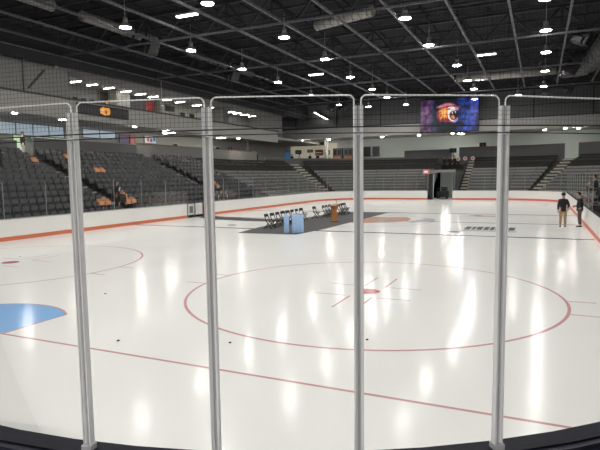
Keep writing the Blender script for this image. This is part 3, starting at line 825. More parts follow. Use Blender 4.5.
for k, x in enumerate((-6.1, -5.2, -4.25)):
    t = thing('round_sign', f'small round pinkish white disc hanging behind the tunnel roof, {ORD[k+1]} from the left', 'sign', (x, 60.3, 5.0), 0, 'round discs above the far tunnel')
    mb = MB(); mb.tube([(0, -.03, 0), (0, .03, 0)], .27, 16); mb.build('disc', M['whitec'], t)
    mb = MB(); mb.tube([(0, -.045, 0), (0, -.03, 0)], .14, 12); mb.build('centre', M['pink'], t)

# ------------------------------------------------------------------ roof: deck, trusses, bracing
ZB = 11.35
mb = MB(); mb.box((-.5, 17, 13.45), (53, 84, .2)); 
for k in range(28): mb.box((-26 + 1.9*k, 17, 13.28), (.12, 84, .14))
struct('ceiling', mb, M['deck'])
TY = [-6.0, 4.0, 14.0, 23.6, 34.0, 44.5]
tw = ['nearest the camera', 'second from the camera', 'third from the camera', 'fourth from the camera', 'fifth from the camera', 'farthest, by the far wall']
for y, w in zip(TY, tw):
    t = thing('roof_truss', f'long steel roof truss across the arena, {w}', 'truss', (0, y, ZB), 0, 'steel roof trusses')
    mb = MB(); mb.box((-2, 0, 0), (48, .12, .11)); mb.build('bottom_chord', M['truss'], t)
    mb = MB(); mb.box((-2, 0, 1.62), (48, .22, .22)); mb.build('top_chord', M['truss_d'], t)
    mb = MB()
    x = -26.0; k = 0
    while x < 21.5:
        mb.bar((x, 0, 0), (x+1.47, 0, 1.62), .10); mb.bar((x+1.47, 0, 1.62), (x+2.94, 0, 0), .10)
        mb.bar((x+1.47, 0, 0), (x+1.47, 0, 1.62), .08); x += 2.94
    mb.build('web_lattice', M['truss_d'], t)
LX = [-24.0, -21.1, -18.1, -15.2, -12.25, -9.25, -6.3, -3.37, -.52, 2.28, 5.15, 8.1]
for k, x in enumerate(LX):
    t = thing('roof_brace', f'light grey bracing bar running the length of the roof, {ORD[k+1]} from the left', 'bar', (x, 0, ZB+.1), 0, 'lengthwise roof bars')
    mb = MB(); mb.box((0, 19, 0), (.11, 51, .12)); mb.build('bar', M['brace'] if k > 2 else M['truss'], t)
# secondary dark joists between trusses at the deck
k = 0
for y in [-1, 1.5, 6.5, 9, 11.5, 16.4, 18.8, 21.2, 26.2, 28.8, 31.4, 36.6, 39.2, 41.8, 47.0, 50.0, 53.0]:
    t = thing('roof_joist', f'dark roof joist under the deck, {ORD[k+1]} from the camera end', 'joist', (0, y, 12.7), 0, 'dark roof joists'); k += 1
    mb = MB(); mb.box((-2, 0, .25), (48, .12, .12)); mb.build('top_chord', M['truss_d'], t)
    mb = MB(); mb.box((-2, 0, -.25), (48, .08, .08)); mb.build('bottom_chord', M['truss_d'], t)

# ducts
def duct(label, pts, r, m, seg=1.2):
    t = thing('air_duct', label, 'duct')
    mb = MB(); mb.tube(pts, r, 14); mb.mi = 1
    for a, b in zip(pts, pts[1:]):
        a = Vector(a); b = Vector(b); n = max(1, int((b-a).length/seg)); d = (b-a).normalized()
        for k in range(n):
            p = a + (b-a)*(k+.5)/n
            mb.tube([p - d*.03, p + d*.03], r*1.05, 14)
    mb.build('duct_shell', [m, M['frame']], t)
    return t
duct('long ribbed air duct hanging along the left side of the roof', [(-20.0, -4, 12.2), (-20.0, 8.2, 12.2)], .32, M['duct_lt'])
duct('second length of ribbed air duct farther along the left side', [(-20.0, 10.2, 12.2), (-20.0, 16.5, 12.2)], .30, M['duct_lt'])
duct('third length of ribbed air duct beyond the nearer speakers', [(-20.2, 20.2, 12.3), (-20.2, 30, 12.3)], .30, M['duct'])
duct('short pale ribbed duct crossing the roof at the upper middle', [(-8.9, 18.2, 12.2), (-4.9, 16.9, 12.2)], .30, M['duct_pale'], .5)
duct('pale ribbed duct crossing the roof in front of the far wall', [(-3.8, 41.6, 12.25), (5.2, 41.6, 12.25)], .36, M['duct_pale'], .9)
duct('large dark round duct curving along the right side of the roof', [(8.6, 8, 12.2), (8.4, 20, 12.1), (8.0, 30, 11.9), (7.5, 36, 11.8), (6.9, 39, 11.9), (5.6, 41.3, 12.2)], .75, M['duct'])
# hanging lights
def lamp_proto(label, loc):
    t = thing('high_bay_lamp', label, 'lamp', loc, 0, 'round high bay lamps')
    mb = MB(); mb.lathe([(.31, 0), (.33, .02), (.30, .06), (.17, .24), (.12, .28)], 20); rf = mb.build('reflector', M['lamp_refl'], t)
    mb = MB(); mb.lathe([(.10, -.05), (.22, -.035), (.30, -.012), (.30, -.002)], 20); mb.build('lens', M['lamp_on'], rf)
    mb = MB(); mb.lathe([(.11, .28), (.14, .31), (.14, .52), (.09, .56)], 14); mb.build('ballast_housing', M['lamp_body'], t)
    mb = MB(); mb.tube([(0, 0, .55), (0, 0, 1.85)], .018, 6); mb.build('hanger_rod', M['lamp_body'], t)
    return t
lamps = [(-17.3, 10.7), (-10.95, 9.4), (-17.3, 16.75), (-10.4, 16.7), (-17.45, 23.6), (-17.6, 30.0), (-2.92, 16.2), (-2.9, 22.8), (-10.43, 23.4), (-11.1, 30.9),
         (-11.27, 38.0), (-18.0, 38.4), (-18.1, 47.0), (-11.4, 43.9), (-15.5, 50.4), (-10.95, 50.9), (4.0, 22.45), (4.07, 28.7), (4.06, 36.2), (4.0, 44.5),
         (-2.16, 30.2), (-2.27, 37.6), (-2.3, 42.8), (-3.0, 50.2), (1.5, 49.5), (3.95, 16.2),
         (-17.3, 3.5), (-10.8, 2.8), (-2.9, 9.7), (4.0, 9.9), (4.0, 3.4), (-2.9, 3.2), (-10.6, -3.6), (-2.9, -3.6), (4.0, -3.4), (-17.2, -3.8), (-10.6, -9.6), (-2.9, -9.6), (4.0, -9.4)]
colw = {-1: '', 0: 'left column', 1: 'second column from left', 2: 'third column from left', 3: 'rightmost column'}
def colof(x): return 0 if x < -14.5 else 1 if x < -6.5 else 2 if x < .5 else 3
bycol = {}
for x, y in lamps: bycol.setdefault(colof(x), []).append((y, x))
lp = None
for c in sorted(bycol):
    for k, (y, x) in enumerate(sorted(bycol[c])):
        lab = f'round glowing high bay lamp, {ORD[k+1]} from the near end in the {colw[c]}'
        if lp is None: lp = lamp_proto(lab, (x, y, ZB-.02))
        else: dup(lp, (x, y, ZB-.02), 0, lab)
for k, (x, y, w) in enumerate(((-14.1, 12.05, 'upper left of the roof'), (0.0, 30.2, 'right of the roof middle'), (-14.4, 31.2, 'over the middle of the roof'))):
    t = thing('strip_light', f'white fluorescent strip light hanging {w}', 'lamp', (x, y, ZB+.55), 0, 'fluorescent strips')
    mb = MB(); mb.box((0, 0, .07), (1.35, .30, .10)); hs = mb.build('housing', M['lamp_body'], t, .01)
    mb = MB(); mb.box((0, 0, 0), (1.3, .26, .05)); mb.build('tube_lens', M['strip_on'], hs)
    mb = MB(); mb.tube([(-.5, 0, .1), (-.5, 0, 1.3)], .012, 5); mb.tube([(.5, 0, .1), (.5, 0, 1.3)], .012, 5); mb.build('hanger_wires', M['steel'], t)
# speakers
for x, y, z, w in ((-19.0, 14.7, 11.0, 'at the upper left beside the duct'), (-19.3, 25.1, 11.0, 'beyond the lamps on the left'), (-19.7, 49, 11.0, 'left of a pair near the far wall'),
                   (-18.3, 49.3, 11.0, 'right of a pair near the far wall'), (4.3, 48.4, 10.9, 'left of the far lamps column on the right'), (6.2, 47.6, 11.0, 'at the far end of the right duct'),
                   (6.1, 24.8, 10.9, 'nearest, under the big right duct'), (6.0, 35.6, 10.9, 'halfway along the big right duct')):
    t = thing('loudspeaker', f'black loudspeaker cluster hanging from the roof, {w}', 'speaker', (x, y, z), random.uniform(-.4, .4), 'hanging loudspeakers')
    R = Matrix.Rotation(math.radians(28), 3, 'Y')
    mb = MB(); mb.box((0, 0, .35), (.95, .8, .85), rot=R); mb.build('cabinet', M['black'], t, .05)
    mb = MB(); mb.box((-.2, -.1, .2), (.7, .85, .5), rot=R); mb.build('horn', M['black'], t, .08)
    mb = MB(); mb.bar((0, 0, .7), (0, 0, 1.7), .05); mb.build('hanger', M['steel'], t)
# bar lamps of the suites and downlights of the concourses
for k, y in enumerate((19.4, 21.1, 23.0, 25.1, 27.0, 28.8, 31.0, 33.0, 36.0, 38.4, 43.0, 44.4, 46.3, 48.2)):
    t = thing('suite_bar_light', f'slim white bar light on the suite ceiling, {ORD[k+1]} from the left', 'lamp', (-30.6, y, 10.84), 0, 'suite bar lights')
    mb = MB(); mb.box((0, 0, .06), (1.15, .22, .08)); mb.build('housing', M['lamp_body'], t)
    mb = MB(); mb.box((0, 0, 0), (1.1, .16, .04)); mb.build('lens', M['bar_on'], t)
dl = [(-30.2, 13.4, 7.74, 'on the left concourse above the green doorway'), (-30.2, 25.6, 7.74, 'on the left concourse under the fascia middle'), (-30.8, 38.0, 7.74, 'on the left concourse right of the second post'),
      (-30.0, 43.6, 7.74, 'on the left concourse near the far end'), (-34.2, 62, 8.45, 'far left corner, upper of two'), (-33.4, 63.0, 8.45, 'far left corner, lower of two'),
      (-29.7, 62, 8.45, 'over the concession counter'), (-25.2, 62, 8.45, 'beside the bright white column'), (-20.9, 62, 8.45, 'by the third near post'), (-17.0, 62, 8.45, 'above the far left benches'),
      (-11.7, 62, 8.45, 'below the left edge of the video screen'), (-7.0, 61.2, 8.45, 'below the video screen, left of three'), (-6.3, 62.0, 8.45, 'below the video screen, middle of three'), (-5.9, 62.4, 8.45, 'below the video screen, right of three'),
      (4.3, 62, 8.45, 'above the far right stairs, left of three'), (6.6, 61, 8.45, 'above the far right stairs, middle of three'), (8.1, 62, 8.45, 'above the far right stairs, right of three')]
for x, y, z, w in dl:
    t = thing('downlight', f'small bright downlight {w}', 'lamp', (x, y, z), 0, 'concourse downlights')
    mb = MB(); mb.lathe([(.20, 0), (.22, .03), (.18, .12)], 14); mb.build('trim_ring', M['lamp_body'], t)
    mb = MB(); mb.ball((0, 0, -.01), .19, 1, 1, .45, 10); mb.build('lens', M['down_on'], t)
for x, y, L, w in ((-30.6, 18.3, 1.5, 'above the blue window on the left concourse'), (-32.2, 33.0, 1.4, 'left of the second post on the left concourse'), (-31.0, 30.8, 1.2, 'middle of the left concourse'), (-31.6, 42.2, 1.2, 'near the far end of the left concourse')):
    t = thing('concourse_strip_light', f'white strip light {w}', 'lamp', (x, y, 7.74), 0, 'concourse strip lights')
    mb = MB(); mb.box((0, 0, .03), (L, .4, .06)); mb.build('housing', M['lamp_body'], t); mb = MB(); mb.box((0, 0, -.02), (L*.95, .34, .04)); mb.build('lens', emis('conc_strip', (1, .97, .88), 50), t)
mb = MB(); mb.box((1, -18.6, 5.55), (26, 10.4, .25)); struct('ceiling_concourse_near', mb, M['wall_l'])
for k, x in enumerate((-3.0, 1.0, 5.0, 9.0)):  # unseen lamps added behind the camera to brighten the near posts
    t = thing('fill_strip_light', f'added fill strip light behind the camera, {ORD[k+1]} from the left', 'lamp', (x, -16.6, 5.3), 0, 'added fill strip lights')
    mb = MB(); mb.box((0, 0, .05), (1.5, .4, .07)); mb.build('housing', M['lamp_body'], t); mb = MB(); mb.box((0, 0, 0), (1.45, .34, .04)); mb.build('lens', M['fill_on'], t)
t = thing('catwalk_light', 'slanted white light tube by the far left upper wall', 'lamp', (-24.0, 55.6, 11.2))
mb = MB(); mb.tube([(-.9, 0, .55), (1.1, 0, -.55)], .05, 8); mb.build('tube', M['strip_on'], t); mb = MB(); mb.tube([(-.9, .12, .6), (1.1, .12, -.5)], .06, 6); mb.build('housing', M['steel'], t)

# ------------------------------------------------------------------ hanging video screen with a roaring big-cat emblem
SX0, SX1, SZ0, SZ1, SY = -9.95, -3.05, 8.2, 12.15, 54.6
m = bpy.data.materials.new('screen_glow'); m.use_nodes = True
nt = m.node_tree; bs = nt.nodes['Principled BSDF']; bs.inputs['Base Color'].default_value = (.01, .01, .012, 1); bs.inputs['Roughness'].default_value = .4
tc = nt.nodes.new('ShaderNodeTexCoord'); sep = nt.nodes.new('ShaderNodeSeparateXYZ'); nt.links.new(tc.outputs['Generated'], sep.inputs[0])
cr = nt.nodes.new('ShaderNodeValToRGB'); E = cr.color_ramp.elements
E[0].position = 0.0; E[0].color = (.16, .05, .22, 1); E[1].position = 1.0; E[1].color = (.02, .05, .45, 1)
for p, c in ((.12, (.30, .08, .30)), (.22, (.05, .05, .16)), (.32, (.006, .02, .02)), (.62, (.006, .012, .03)), (.78, (.04, .10, .55)), (.92, (.08, .12, .70))):
    e = cr.color_ramp.elements.new(p); e.color = (*c, 1)
nt.links.new(sep.outputs['X'], cr.inputs['Fac'])
nz = nt.nodes.new('ShaderNodeTexNoise'); nz.inputs['Scale'].default_value = 1.6; nz.inputs['Detail'].default_value = 5; nt.links.new(tc.outputs['Object'], nz.inputs['Vector'])
mr = nt.nodes.new('ShaderNodeMapRange'); mr.inputs['From Min'].default_value = .38; mr.inputs['From Max'].default_value = .66; mr.inputs['To Min'].default_value = .05; mr.inputs['To Max'].default_value = .9
nt.links.new(nz.outputs['Fac'], mr.inputs['Value'])
vm = nt.nodes.new('ShaderNodeVectorMath'); vm.operation = 'SCALE'; nt.links.new(cr.outputs['Color'], vm.inputs[0]); nt.links.new(mr.outputs['Result'], vm.inputs['Scale'])
nt.links.new(vm.outputs['Vector'], bs.inputs['Emission Color']); bs.inputs['Emission Strength'].default_value = 1.0
t = thing('video_screen', 'hanging video screen showing a roaring big cat head in orange, white and blue', 'screen', ((SX0+SX1)/2, SY, SZ0))
W, H = SX1-SX0, SZ1-SZ0
mb = MB(); mb.box((0, 0, H/2), (W, .16, H)); dsp = mb.build('display', m, t)
mb = MB(); mb.box((0, .2, H/2), (W+.16, .2, H+.16)); mb.build('cabinet', M['black'], t)
mb = MB(); mb.bar((-2.5, .2, H), (-2.5, .2, H+1.1), .08); mb.bar((2.5, .2, H), (2.5, .2, H+1.1), .08); mb.build('hanger', M['steel'], t)
def em(name, c, s=1.0): return emis('screen_' + name, c, s, (.01, .01, .01))
# picture coordinates: u 0..60 left to right across the screen, v 0..36 downward, from the emblem as seen
def shape(name, pts, c, s, layer, lab=None):
    mb = MB(); mb.face([(W*(u/60-.5), -.085-.004*layer, H*(1-v/34)) for u, v in pts])
    o = mb.build(name, em(name, c, s), dsp)
    return o
shape('head_outline', ((16.5, 8), (21, 5.5), (27, 3.6), (32, 3.8), (36, 5.6), (39, 8), (41.5, 7.6), (41, 10.5), (39.6, 13), (36, 13.4), (33, 14.2), (32.4, 17), (33.4, 19.6), (36, 21.4), (39.6, 19), (40.2, 22), (38, 25), (34, 25.6), (30, 24), (27, 24.6), (24, 23), (21, 24), (18.6, 20.5), (17, 17), (17.6, 13), (19.6, 9.6)), (.26, .035, .06), 1.0, 1)
shape('forehead', ((17.5, 8), (22, 6.2), (27, 4.8), (32, 5), (36, 7), (33, 7.6), (28, 7.2), (23, 8.4), (20, 8.8)), (.62, .26, .33), .9, 2)
shape('cheek', ((19.4, 12.5), (23, 9.6), (27.4, 8.8), (28.6, 12), (27.6, 15), (28.6, 19), (27, 22), (24, 20.6), (21.4, 21.6), (19.4, 17)), (.95, .26, .04), .95, 2)
shape('cheek_glow', ((22.4, 11.4), (26, 10), (27.4, 12), (26.4, 16), (27, 19), (24.6, 19), (22.8, 16)), (1.0, .55, .16), .9, 3)
shape('muzzle', ((28.6, 9), (33, 8.2), (37.4, 9.4), (38.6, 11.6), (36, 12.4), (32.4, 13), (30.6, 15.6), (30.8, 19), (33.4, 22.2), (37, 22.8), (36, 24), (32.6, 23.6), (29.4, 20), (28.2, 15)), (.95, .82, .74), .95, 4)
shape('nose_shade', ((36, 8.8), (39, 9.6), (40, 12), (37.6, 12.4), (36, 11)), (.30, .40, .85), .9, 5)
shape('open_mouth', ((31, 15.4), (33.4, 13.4), (37.6, 13.2), (37.2, 16), (36, 19), (37, 21.4), (34.4, 21.8), (31.8, 19)), (.035, .004, .02), 1.0, 5)
shape('tongue', ((32.2, 17.6), (34.8, 17.4), (36.4, 19), (36.4, 21), (34.4, 21.4), (32.6, 19.6)), (.85, .25, .10), .9, 6)
shape('upper_fang', ((32.8, 13.6), (34.2, 13.6), (33.8, 16.8)), (1, .95, .9), .9, 7)
shape('upper_fang', ((36.2, 13.2), (37.4, 13.2), (37.0, 15.8)), (1, .95, .9), .9, 7)
shape('chin_shade', ((35.6, 22.6), (39, 20), (39.4, 22.4), (37.6, 24.6), (35, 25)), (.20, .36, .95), .9, 7)
shape('eye', ((28.6, 10.4), (31.8, 9.6), (31.2, 11), (29, 11.4)), (.05, .01, .02), 1.0, 7)
for k, pts in enumerate((((18.6, 14.4), (22.4, 13), (21, 15)), ((19, 17.6), (22.8, 15.8), (21.6, 18.2)), ((22, 21.4), (24.6, 18), (24.8, 21.6)), ((25.4, 22), (26.6, 18.4), (28, 21.6)))):
    shape('fur_stripe', pts, (.22, .02, .04), 1.0, 6)

# ------------------------------------------------------------------ carpet and furniture on the ice
mb = MB(); CZ0, CZ1 = .004, .016
def slab(pts, z0, z1):
    n = len(pts); A = [mb.bm.verts.new((x, y, z0)) for x, y in pts]; B = [mb.bm.verts.new((x, y, z1)) for x, y in pts]
    mb.bm.faces.new(A[::-1]); mb.bm.faces.new(B)
    for k in range(n): mb.bm.faces.new((A[k], A[(k+1) % n], B[(k+1) % n], B[k]))
slab([(-10.6, 11.1), (-7.3, 11.35), (-6.95, 14.5), (-6.9, 28.0), (-10.9, 27.6), (-11.2, 19.6), (-11.0, 14.2)], CZ0, CZ1)
o = mb.build('floor_carpet', M['carpet']); tag(o, 'dark grey carpet laid on the ice under the chairs and podium', 'carpet')
mb = MB(); slab([(-11.25, 17.9), (-11.2, 19.5), (-13.8, 19.7), (-19.4, 21.1), (-19.4, 19.9), (-17.5, 18.5), (-14, 17.8)], CZ0, CZ1)
o = mb.build('walkway_carpet', M['carpet']); tag(o, 'dark grey carpet walkway from the side gate to the stage carpet', 'carpet')

def chair_proto(label, loc, rz):
    t = thing('folding_chair', label, 'chair', loc, rz, 'black folding chairs on the carpet')
    for s in (-1, 1):
        mb = MB(); mb.tube([(.24, s*.2, .012), (-.08, s*.2, .45), (-.20, s*.2, .82)], .023, 6); mb.build('frame_tube', M['chair'], t)
        mb = MB(); mb.tube([(-.26, s*.18, .012), (.18, s*.18, .45)], .021, 6); mb.build('leg', M['chair'], t)
    mb = MB(); mb.box((.02, 0, .45), (.40, .38, .03)); mb.build('seat', M['chair'], t, .01)
    mb = MB(); mb.box((-.185, 0, .76), (.03, .42, .17)); mb.build('backrest', M['chair'], t, .01)
    mb = MB(); mb.tube([(.2, -.2, .1), (.2, .2, .1)], .012, 6); mb.tube([(-.2, -.18, .1), (-.2, .18, .1)], .012, 6); mb.build('cross_bars', M['chair'], t)
    return t
cp = None
spots = []
for k in range(8): spots.append((-9.98 - .04*k, 13.5 + .765*k, f'{ORD[k+1]} of eight in the row behind the blue tables'))
spots.append((-10.1, 20.7, 'standing alone between the long row and the podium'))
for k in range(3): spots.append((-9.95 - .03*k, 22.05 + .68*k, f'{ORD[k+1]} of three just left of the podium'))
for k in range(4): spots.append((-9.55 - .05*k, 24.0 + .62*k, f'{ORD[k+1]} of four just right of the podium'))
for x, y, w in spots:
    lab = 'black folding chair on the carpet, ' + w
    if cp is None: cp = chair_proto(lab, (x, y, CZ1), 0.0)
    else: dup(cp, (x, y, CZ1), math.radians(random.uniform(-7, 4)), lab)
def draped(label, x, y, w, d, h, rz):
    t = thing('draped_table', label, 'table', (x, y, CZ1), rz)
    mb = MB(); R = []
    n = 40
    for z, sp in ((0.0, 1.0), (h*.5, .35), (h-.02, .02), (h, 0.0)):
        ring_ = []
        for k in range(n):
            a = 2*PI*k/n; c, s_ = math.cos(a), math.sin(a)
            q = max(abs(c)/(w/2), abs(s_)/(d/2)); r = 1/q
            r *= 1 + .03*sp*math.sin(k*PI*.8) + .02*sp
            ring_.append((r*c, r*s_, z))
        R.append(ring_)
    mb.sweep(R); mb.build('tablecloth', M['cloth'], t)
    mb = MB(); mb.box((0, 0, h+.004), (w*.96, d*.96, .012)); mb.build('tabletop_cloth', M['cloth'], t)
    return t
draped('narrow high table under a light blue cloth, left of two', -8.15, 11.98, .27, .34, .92, math.radians(26))
draped('wide high table under a light blue cloth, right of two', -7.62, 12.24, .60, .46, .92, math.radians(26))
for k, (dx, dy) in enumerate(((-.18, 0), (.0, .08), (.2, -.02))):
    t = thing('award_plaque', f'small pale award standing on the wide blue table, {ORD[k+1]} from the left', 'award', (-7.62+dx, 12.24+dy, CZ1+.93), 0, 'awards on the blue table')
    mb = MB(); mb.box((0, 0, .02), (.1, .07, .04)); mb.build('base', M['wood_d'], t); mb = MB(); mb.box((0, 0, .11), (.08, .02, .15)); mb.build('plaque', M['poster'], t)
# podium
t = thing('podium', 'orange brown wooden podium with microphone standing on the carpet', 'podium', (-8.04, 18.8, CZ1), math.radians(-25))
mb = MB(); mb.box((0, 0, .03), (.50, .42, .06)); mb.build('base', M['wood_d'], t, .01)
mb = MB(); mb.sweep([[(-.14, -.12, .06), (.14, -.12, .06), (.14, .12, .06), (-.14, .12, .06)], [(-.12, -.10, .8), (.12, -.10, .8), (.12, .10, .8), (-.12, .10, .8)], [(-.23, -.19, .98), (.23, -.19, .98), (.23, .19, .98), (-.23, .19, .98)]]); mb.build('body', M['wood'], t)
mb = MB(); mb.box((0, 0, 1.06), (.60, .48, .04), rot=Matrix.Rotation(math.radians(14), 3, 'X')); mb.build('reading_top', M['wood_d'], t, .01)
mb = MB(); mb.tube([(.05, .18, 1.08), (.05, .16, 1.3), (.05, .04, 1.42)], .010, 6); mb.ball((.05, .02, 1.44), .03); mb.build('microphone', M['chair'], t)
# pucks
pk = None
for k, (x, y, w) in enumerate(((-14.26, 1.04, 'inside the far left faceoff circle'), (-3.02, -5.59, 'by the goal line, middle left'), (-1.05, -4.92, 'between goal line and right circle, left'), (1.16, -3.84, 'just below the right faceoff circle'), (-6.2, -2.7, 'between crease and left circle'))):
    mb = MB(); mb.lathe([(.024, 0), (.026, .003), (.026, .012), (.024, .015)], 14)
    o = mb.build('rubber_scrap', M['puck']); o.location = (x, y, .003); tag(o, f'tiny dark scrap lying on the ice {w}', 'debris', 'dark scraps on the ice')

# ------------------------------------------------------------------ people
def skin_mesh(name, nodes, edges, root, mats, sub=1):
    me = bpy.data.meshes.new(name)
    me.from_pydata([n[0] for n in nodes], edges, [])
    o = bpy.data.objects.new(name, me); COL.objects.link(o)
    md = o.modifiers.new('skin', 'SKIN'); md.use_smooth_shade = True
    lay = me.skin_vertices[0].data
    for i, n in enumerate(nodes):
        r = n[1]; lay[i].radius = (r, r) if not isinstance(r, tuple) else r
        lay[i].use_root = (i == root)
    sb = o.modifiers.new('sub', 'SUBSURF'); sb.levels = sub; sb.render_levels = sub
    dg = bpy.context.evaluated_depsgraph_get(); dg.update()
    me2 = bpy.data.meshes.new_from_object(o.evaluated_get(dg))
    bpy.data.objects.remove(o); bpy.data.meshes.remove(me)
    me2.name = name; me2.materials.clear()
    for m in mats: me2.materials.append(m)
    for p in me2.polygons: p.use_smooth = True
    return me2
POSES = {
 # elbow, wrist offsets (relative to shoulder / side x), knees and ankles; front = +y
 'stand': dict(eR=(.225, -.03, 1.12), wR=(.225, .05, .87), eL=(-.225, -.03, 1.12), wL=(-.225, .05, .87), kR=(.10, .02, .50), aR=(.11, -.01, .09), kL=(-.10, .02, .50), aL=(-.11, -.01, .09), head=(0, .03)),
 'hip':   dict(eR=(.25, -.06, 1.13), wR=(.23, .03, .92), eL=(-.235, -.03, 1.12), wL=(-.22, .07, .88), kR=(.10, .02, .50), aR=(.12, -.01, .09), kL=(-.10, .02, .50), aL=(-.12, -.01, .09), head=(0, .02)),
 'hold':  dict(eR=(.21, -.03, 1.13), wR=(.08, .20, 1.08), eL=(-.21, -.03, 1.13), wL=(-.06, .20, 1.06), kR=(.09, .03, .50), aR=(.09, -.01, .09), kL=(-.09, -.01, .50), aL=(-.09, -.05, .09), head=(0, .09)),
 'sit':   dict(eR=(.25, .02, 1.13), wR=(.16, .26, 1.02), eL=(-.25, .02, 1.13), wL=(-.16, .26, 1.02), kR=(.11, .42, .93), aR=(.11, .44, .52), kL=(-.11, .42, .93), aL=(-.11, .44, .52), head=(0, .03)),
}
def person(label, loc, rz, pose='stand', h=1.78, jacket='navy', trouser='grayp', shoes='shoe', hair='hair', hat=None, extra=None):
    """one continuous skinned body; clothes, hair and shoes ride on it as children. local front = +y, soles at z 0"""
    P = POSES[pose]; s = h/1.78
    if pose == 'sit': loc = (loc[0], loc[1], loc[2] - (.86*s - .47))   # hips come down onto the seat
    t = thing('person', label, 'person', loc, rz)
    V = lambda p: tuple(c*s for c in p)
    hy = P['head'][1]
    nodes = [((0, 0, .93), .135), ((0, 0, 1.12), .125), ((0, .0, 1.32), .145), ((0, .005, 1.45), .085), ((0, hy*.4, 1.53), .056), ((0, hy*.8+.005, 1.61), .088), ((0, hy+.01, 1.69), .108), ((0, hy, 1.755), .062)]
    edges = [(i, i+1) for i in range(7)]
    def add(parent, chain):
        prev = parent
        for p, r in chain:
            nodes.append((p, r)); edges.append((prev, len(nodes)-1)); prev = len(nodes)-1
        return prev
    feet = []
    for side, sg in (('R', 1), ('L', -1)):
        e, w = P['e'+side], P['w'+side]
        d = (Vector(w)-Vector(e)).normalized()
        palm = Vector(w) + d*.075
        add(2, [((sg*.17, 0, 1.39), .066), (e, .046), (w, .031), (tuple(palm), .034)])
        k, a = P['k'+side], P['a'+side]
        add(0, [((sg*.10, .0, .86), .098), (k, .062), (a, .043), ((a[0], a[1]+.13, a[2]-.045), .036)])
    nodes = [(V(p), r*s) for p, r in nodes]
    me = skin_mesh('body', nodes, edges, 0, [M['skin'], M['eye'], M['lip']])
    bm = bmesh.new(); bm.from_mesh(me)
    mb = MB(); mb.bm.free(); mb.bm = bm
    c = Vector((0, hy+.01, 1.67))
    # fingers and thumbs
    for side, sg in (('R', 1), ('L', -1)):
        e, w = Vector(P['e'+side]), Vector(P['w'+side]); d = (w-e).normalized()
        u = d.cross(Vector((0, 1, .2))).normalized(); v = d.cross(u).normalized()
        root = w + d*.095
        for f, ln in enumerate((.068, .078, .073, .058)):
            b0_ = root + u*(-.030+.020*f)
            mb.tube([V(b0_), V(b0_ + d*ln*.55 + v*.006), V(b0_ + d*ln*.9 + v*.030)], [.0095*s, .009*s, .007*s], 6)
        th = w + d*.035 + u*(-.030)
        mb.tube([V(th), V(th + d*.035 - u*.024), V(th + d*.062 - u*.022 + v*.012)], [.012*s, .011*s, .008*s], 6)
    # face: nose, ears, eyes, mouth
    mb.tube([V(c + Vector((0, .075, .035))), V(c + Vector((0, .112, -.008))), V(c + Vector((0, .085, -.02)))], [.009*s, .016*s, .012*s], 6)
    for sg in (-1, 1):
        mb.ball(V(c + Vector((sg*.088, -.005, .005))), .03*s, .4, .8, 1.1, 8)
        mb.mi = 1; mb.ball(V(c + Vector((sg*.034, .082, .030))), .012*s, 1.1, .6, .8, 6); mb.mi = 0
    mb.mi = 2; mb.ball(V(c + Vector((0, .085, -.045))), .022*s, 1.2, .4, .35, 8); mb.mi = 0
    bm.to_mesh(me); bm.free()
    link('body', me, t)
    # jacket
    nd = [((0, 0, .88), .178), ((0, 0, 1.08), .168), ((0, 0, 1.30), .180), ((0, .003, 1.43), .118), ((0, hy*.25, 1.50), .072), ((0, 0, .79), .17)]
    ed = [(5, 0), (0, 1), (1, 2), (2, 3), (3, 4)]
    for side, sg in (('R', 1), ('L', -1)):
        e, w = Vector(P['e'+side]), Vector(P['w'+side])
        n0 = len(nd); nd += [((sg*.18, 0, 1.385), .096), (tuple(e), .070), (tuple(w - (w-e).normalized()*.02), .048)]
        ed += [(2, n0), (n0, n0+1), (n0+1, n0+2)]
    link('jacket', skin_mesh('jacket', [(V(p), r*s) for p, r in nd], ed, 1, [M[jacket]]), t)
    nd = [((0, 0, 1.04), .138), ((0, 0, .90), .148)]; ed = [(0, 1)]
    for side, sg in (('R', 1), ('L', -1)):
        k, a = P['k'+side], P['a'+side]
        n0 = len(nd); nd += [((sg*.10, .0, .84), .112), (k, .083), ((a[0], a[1], a[2]+.02), .068)]
        ed += [(1, n0), (n0, n0+1), (n0+1, n0+2)]
    link('trousers', skin_mesh('trousers', [(V(p), r*s) for p, r in nd], ed, 0, [M[trouser]]), t)
    for side in 'RL':
        a = P['a'+side]; z0 = a[2]-.09
        mb = MB()
        R = []
        for y, w_, hh in ((-.075, .030, .07), (-.04, .042, .085), (.05, .046, .075), (.13, .050, .055), (.185, .034, .04)):
            R.append([V((a[0]+w_*math.cos(q), a[1]+y, z0 + max(0, hh*(.5+.5*math.sin(q)) if math.sin(q) > -.99 else 0))) for q in [2*PI*j/10 for j in range(10)]])
        mb.sweep(R); mb.build('shoe', M[shoes], t)
    mb = MB()
    hc = Vector((0, hy-.012, 1.705))
    mb.ball(V(hc), .116*s, .95, 1.05, .9, 10)
    bmesh.ops.delete(mb.bm, geom=[v for v in mb.bm.verts if v.co.y > (hy+.055)*s and v.co.z < 1.735*s or v.co.z < 1.635*s], context='VERTS')
    mb.build('hair', M[hair], t)
    if hat:
        mb = MB(); mb.lathe([(.113*s, 1.70*s), (.115*s, 1.74*s), (.09*s, 1.80*s), (.03*s, 1.825*s)], 14, (0, hy*s, 0)); mb.box((0, (hy+.13)*s, 1.71*s), (.15*s, .12*s, .012)); mb.build('cap', M[hat], t)
    if extra: extra(t, s)
    return t
def glove(t, s):
    mb = MB(); mb.ball((.28*s, -.06*s, .97*s), .06, .8, .6, 1.3, 8); mb.build('pale_glove', M['whitec'], t)
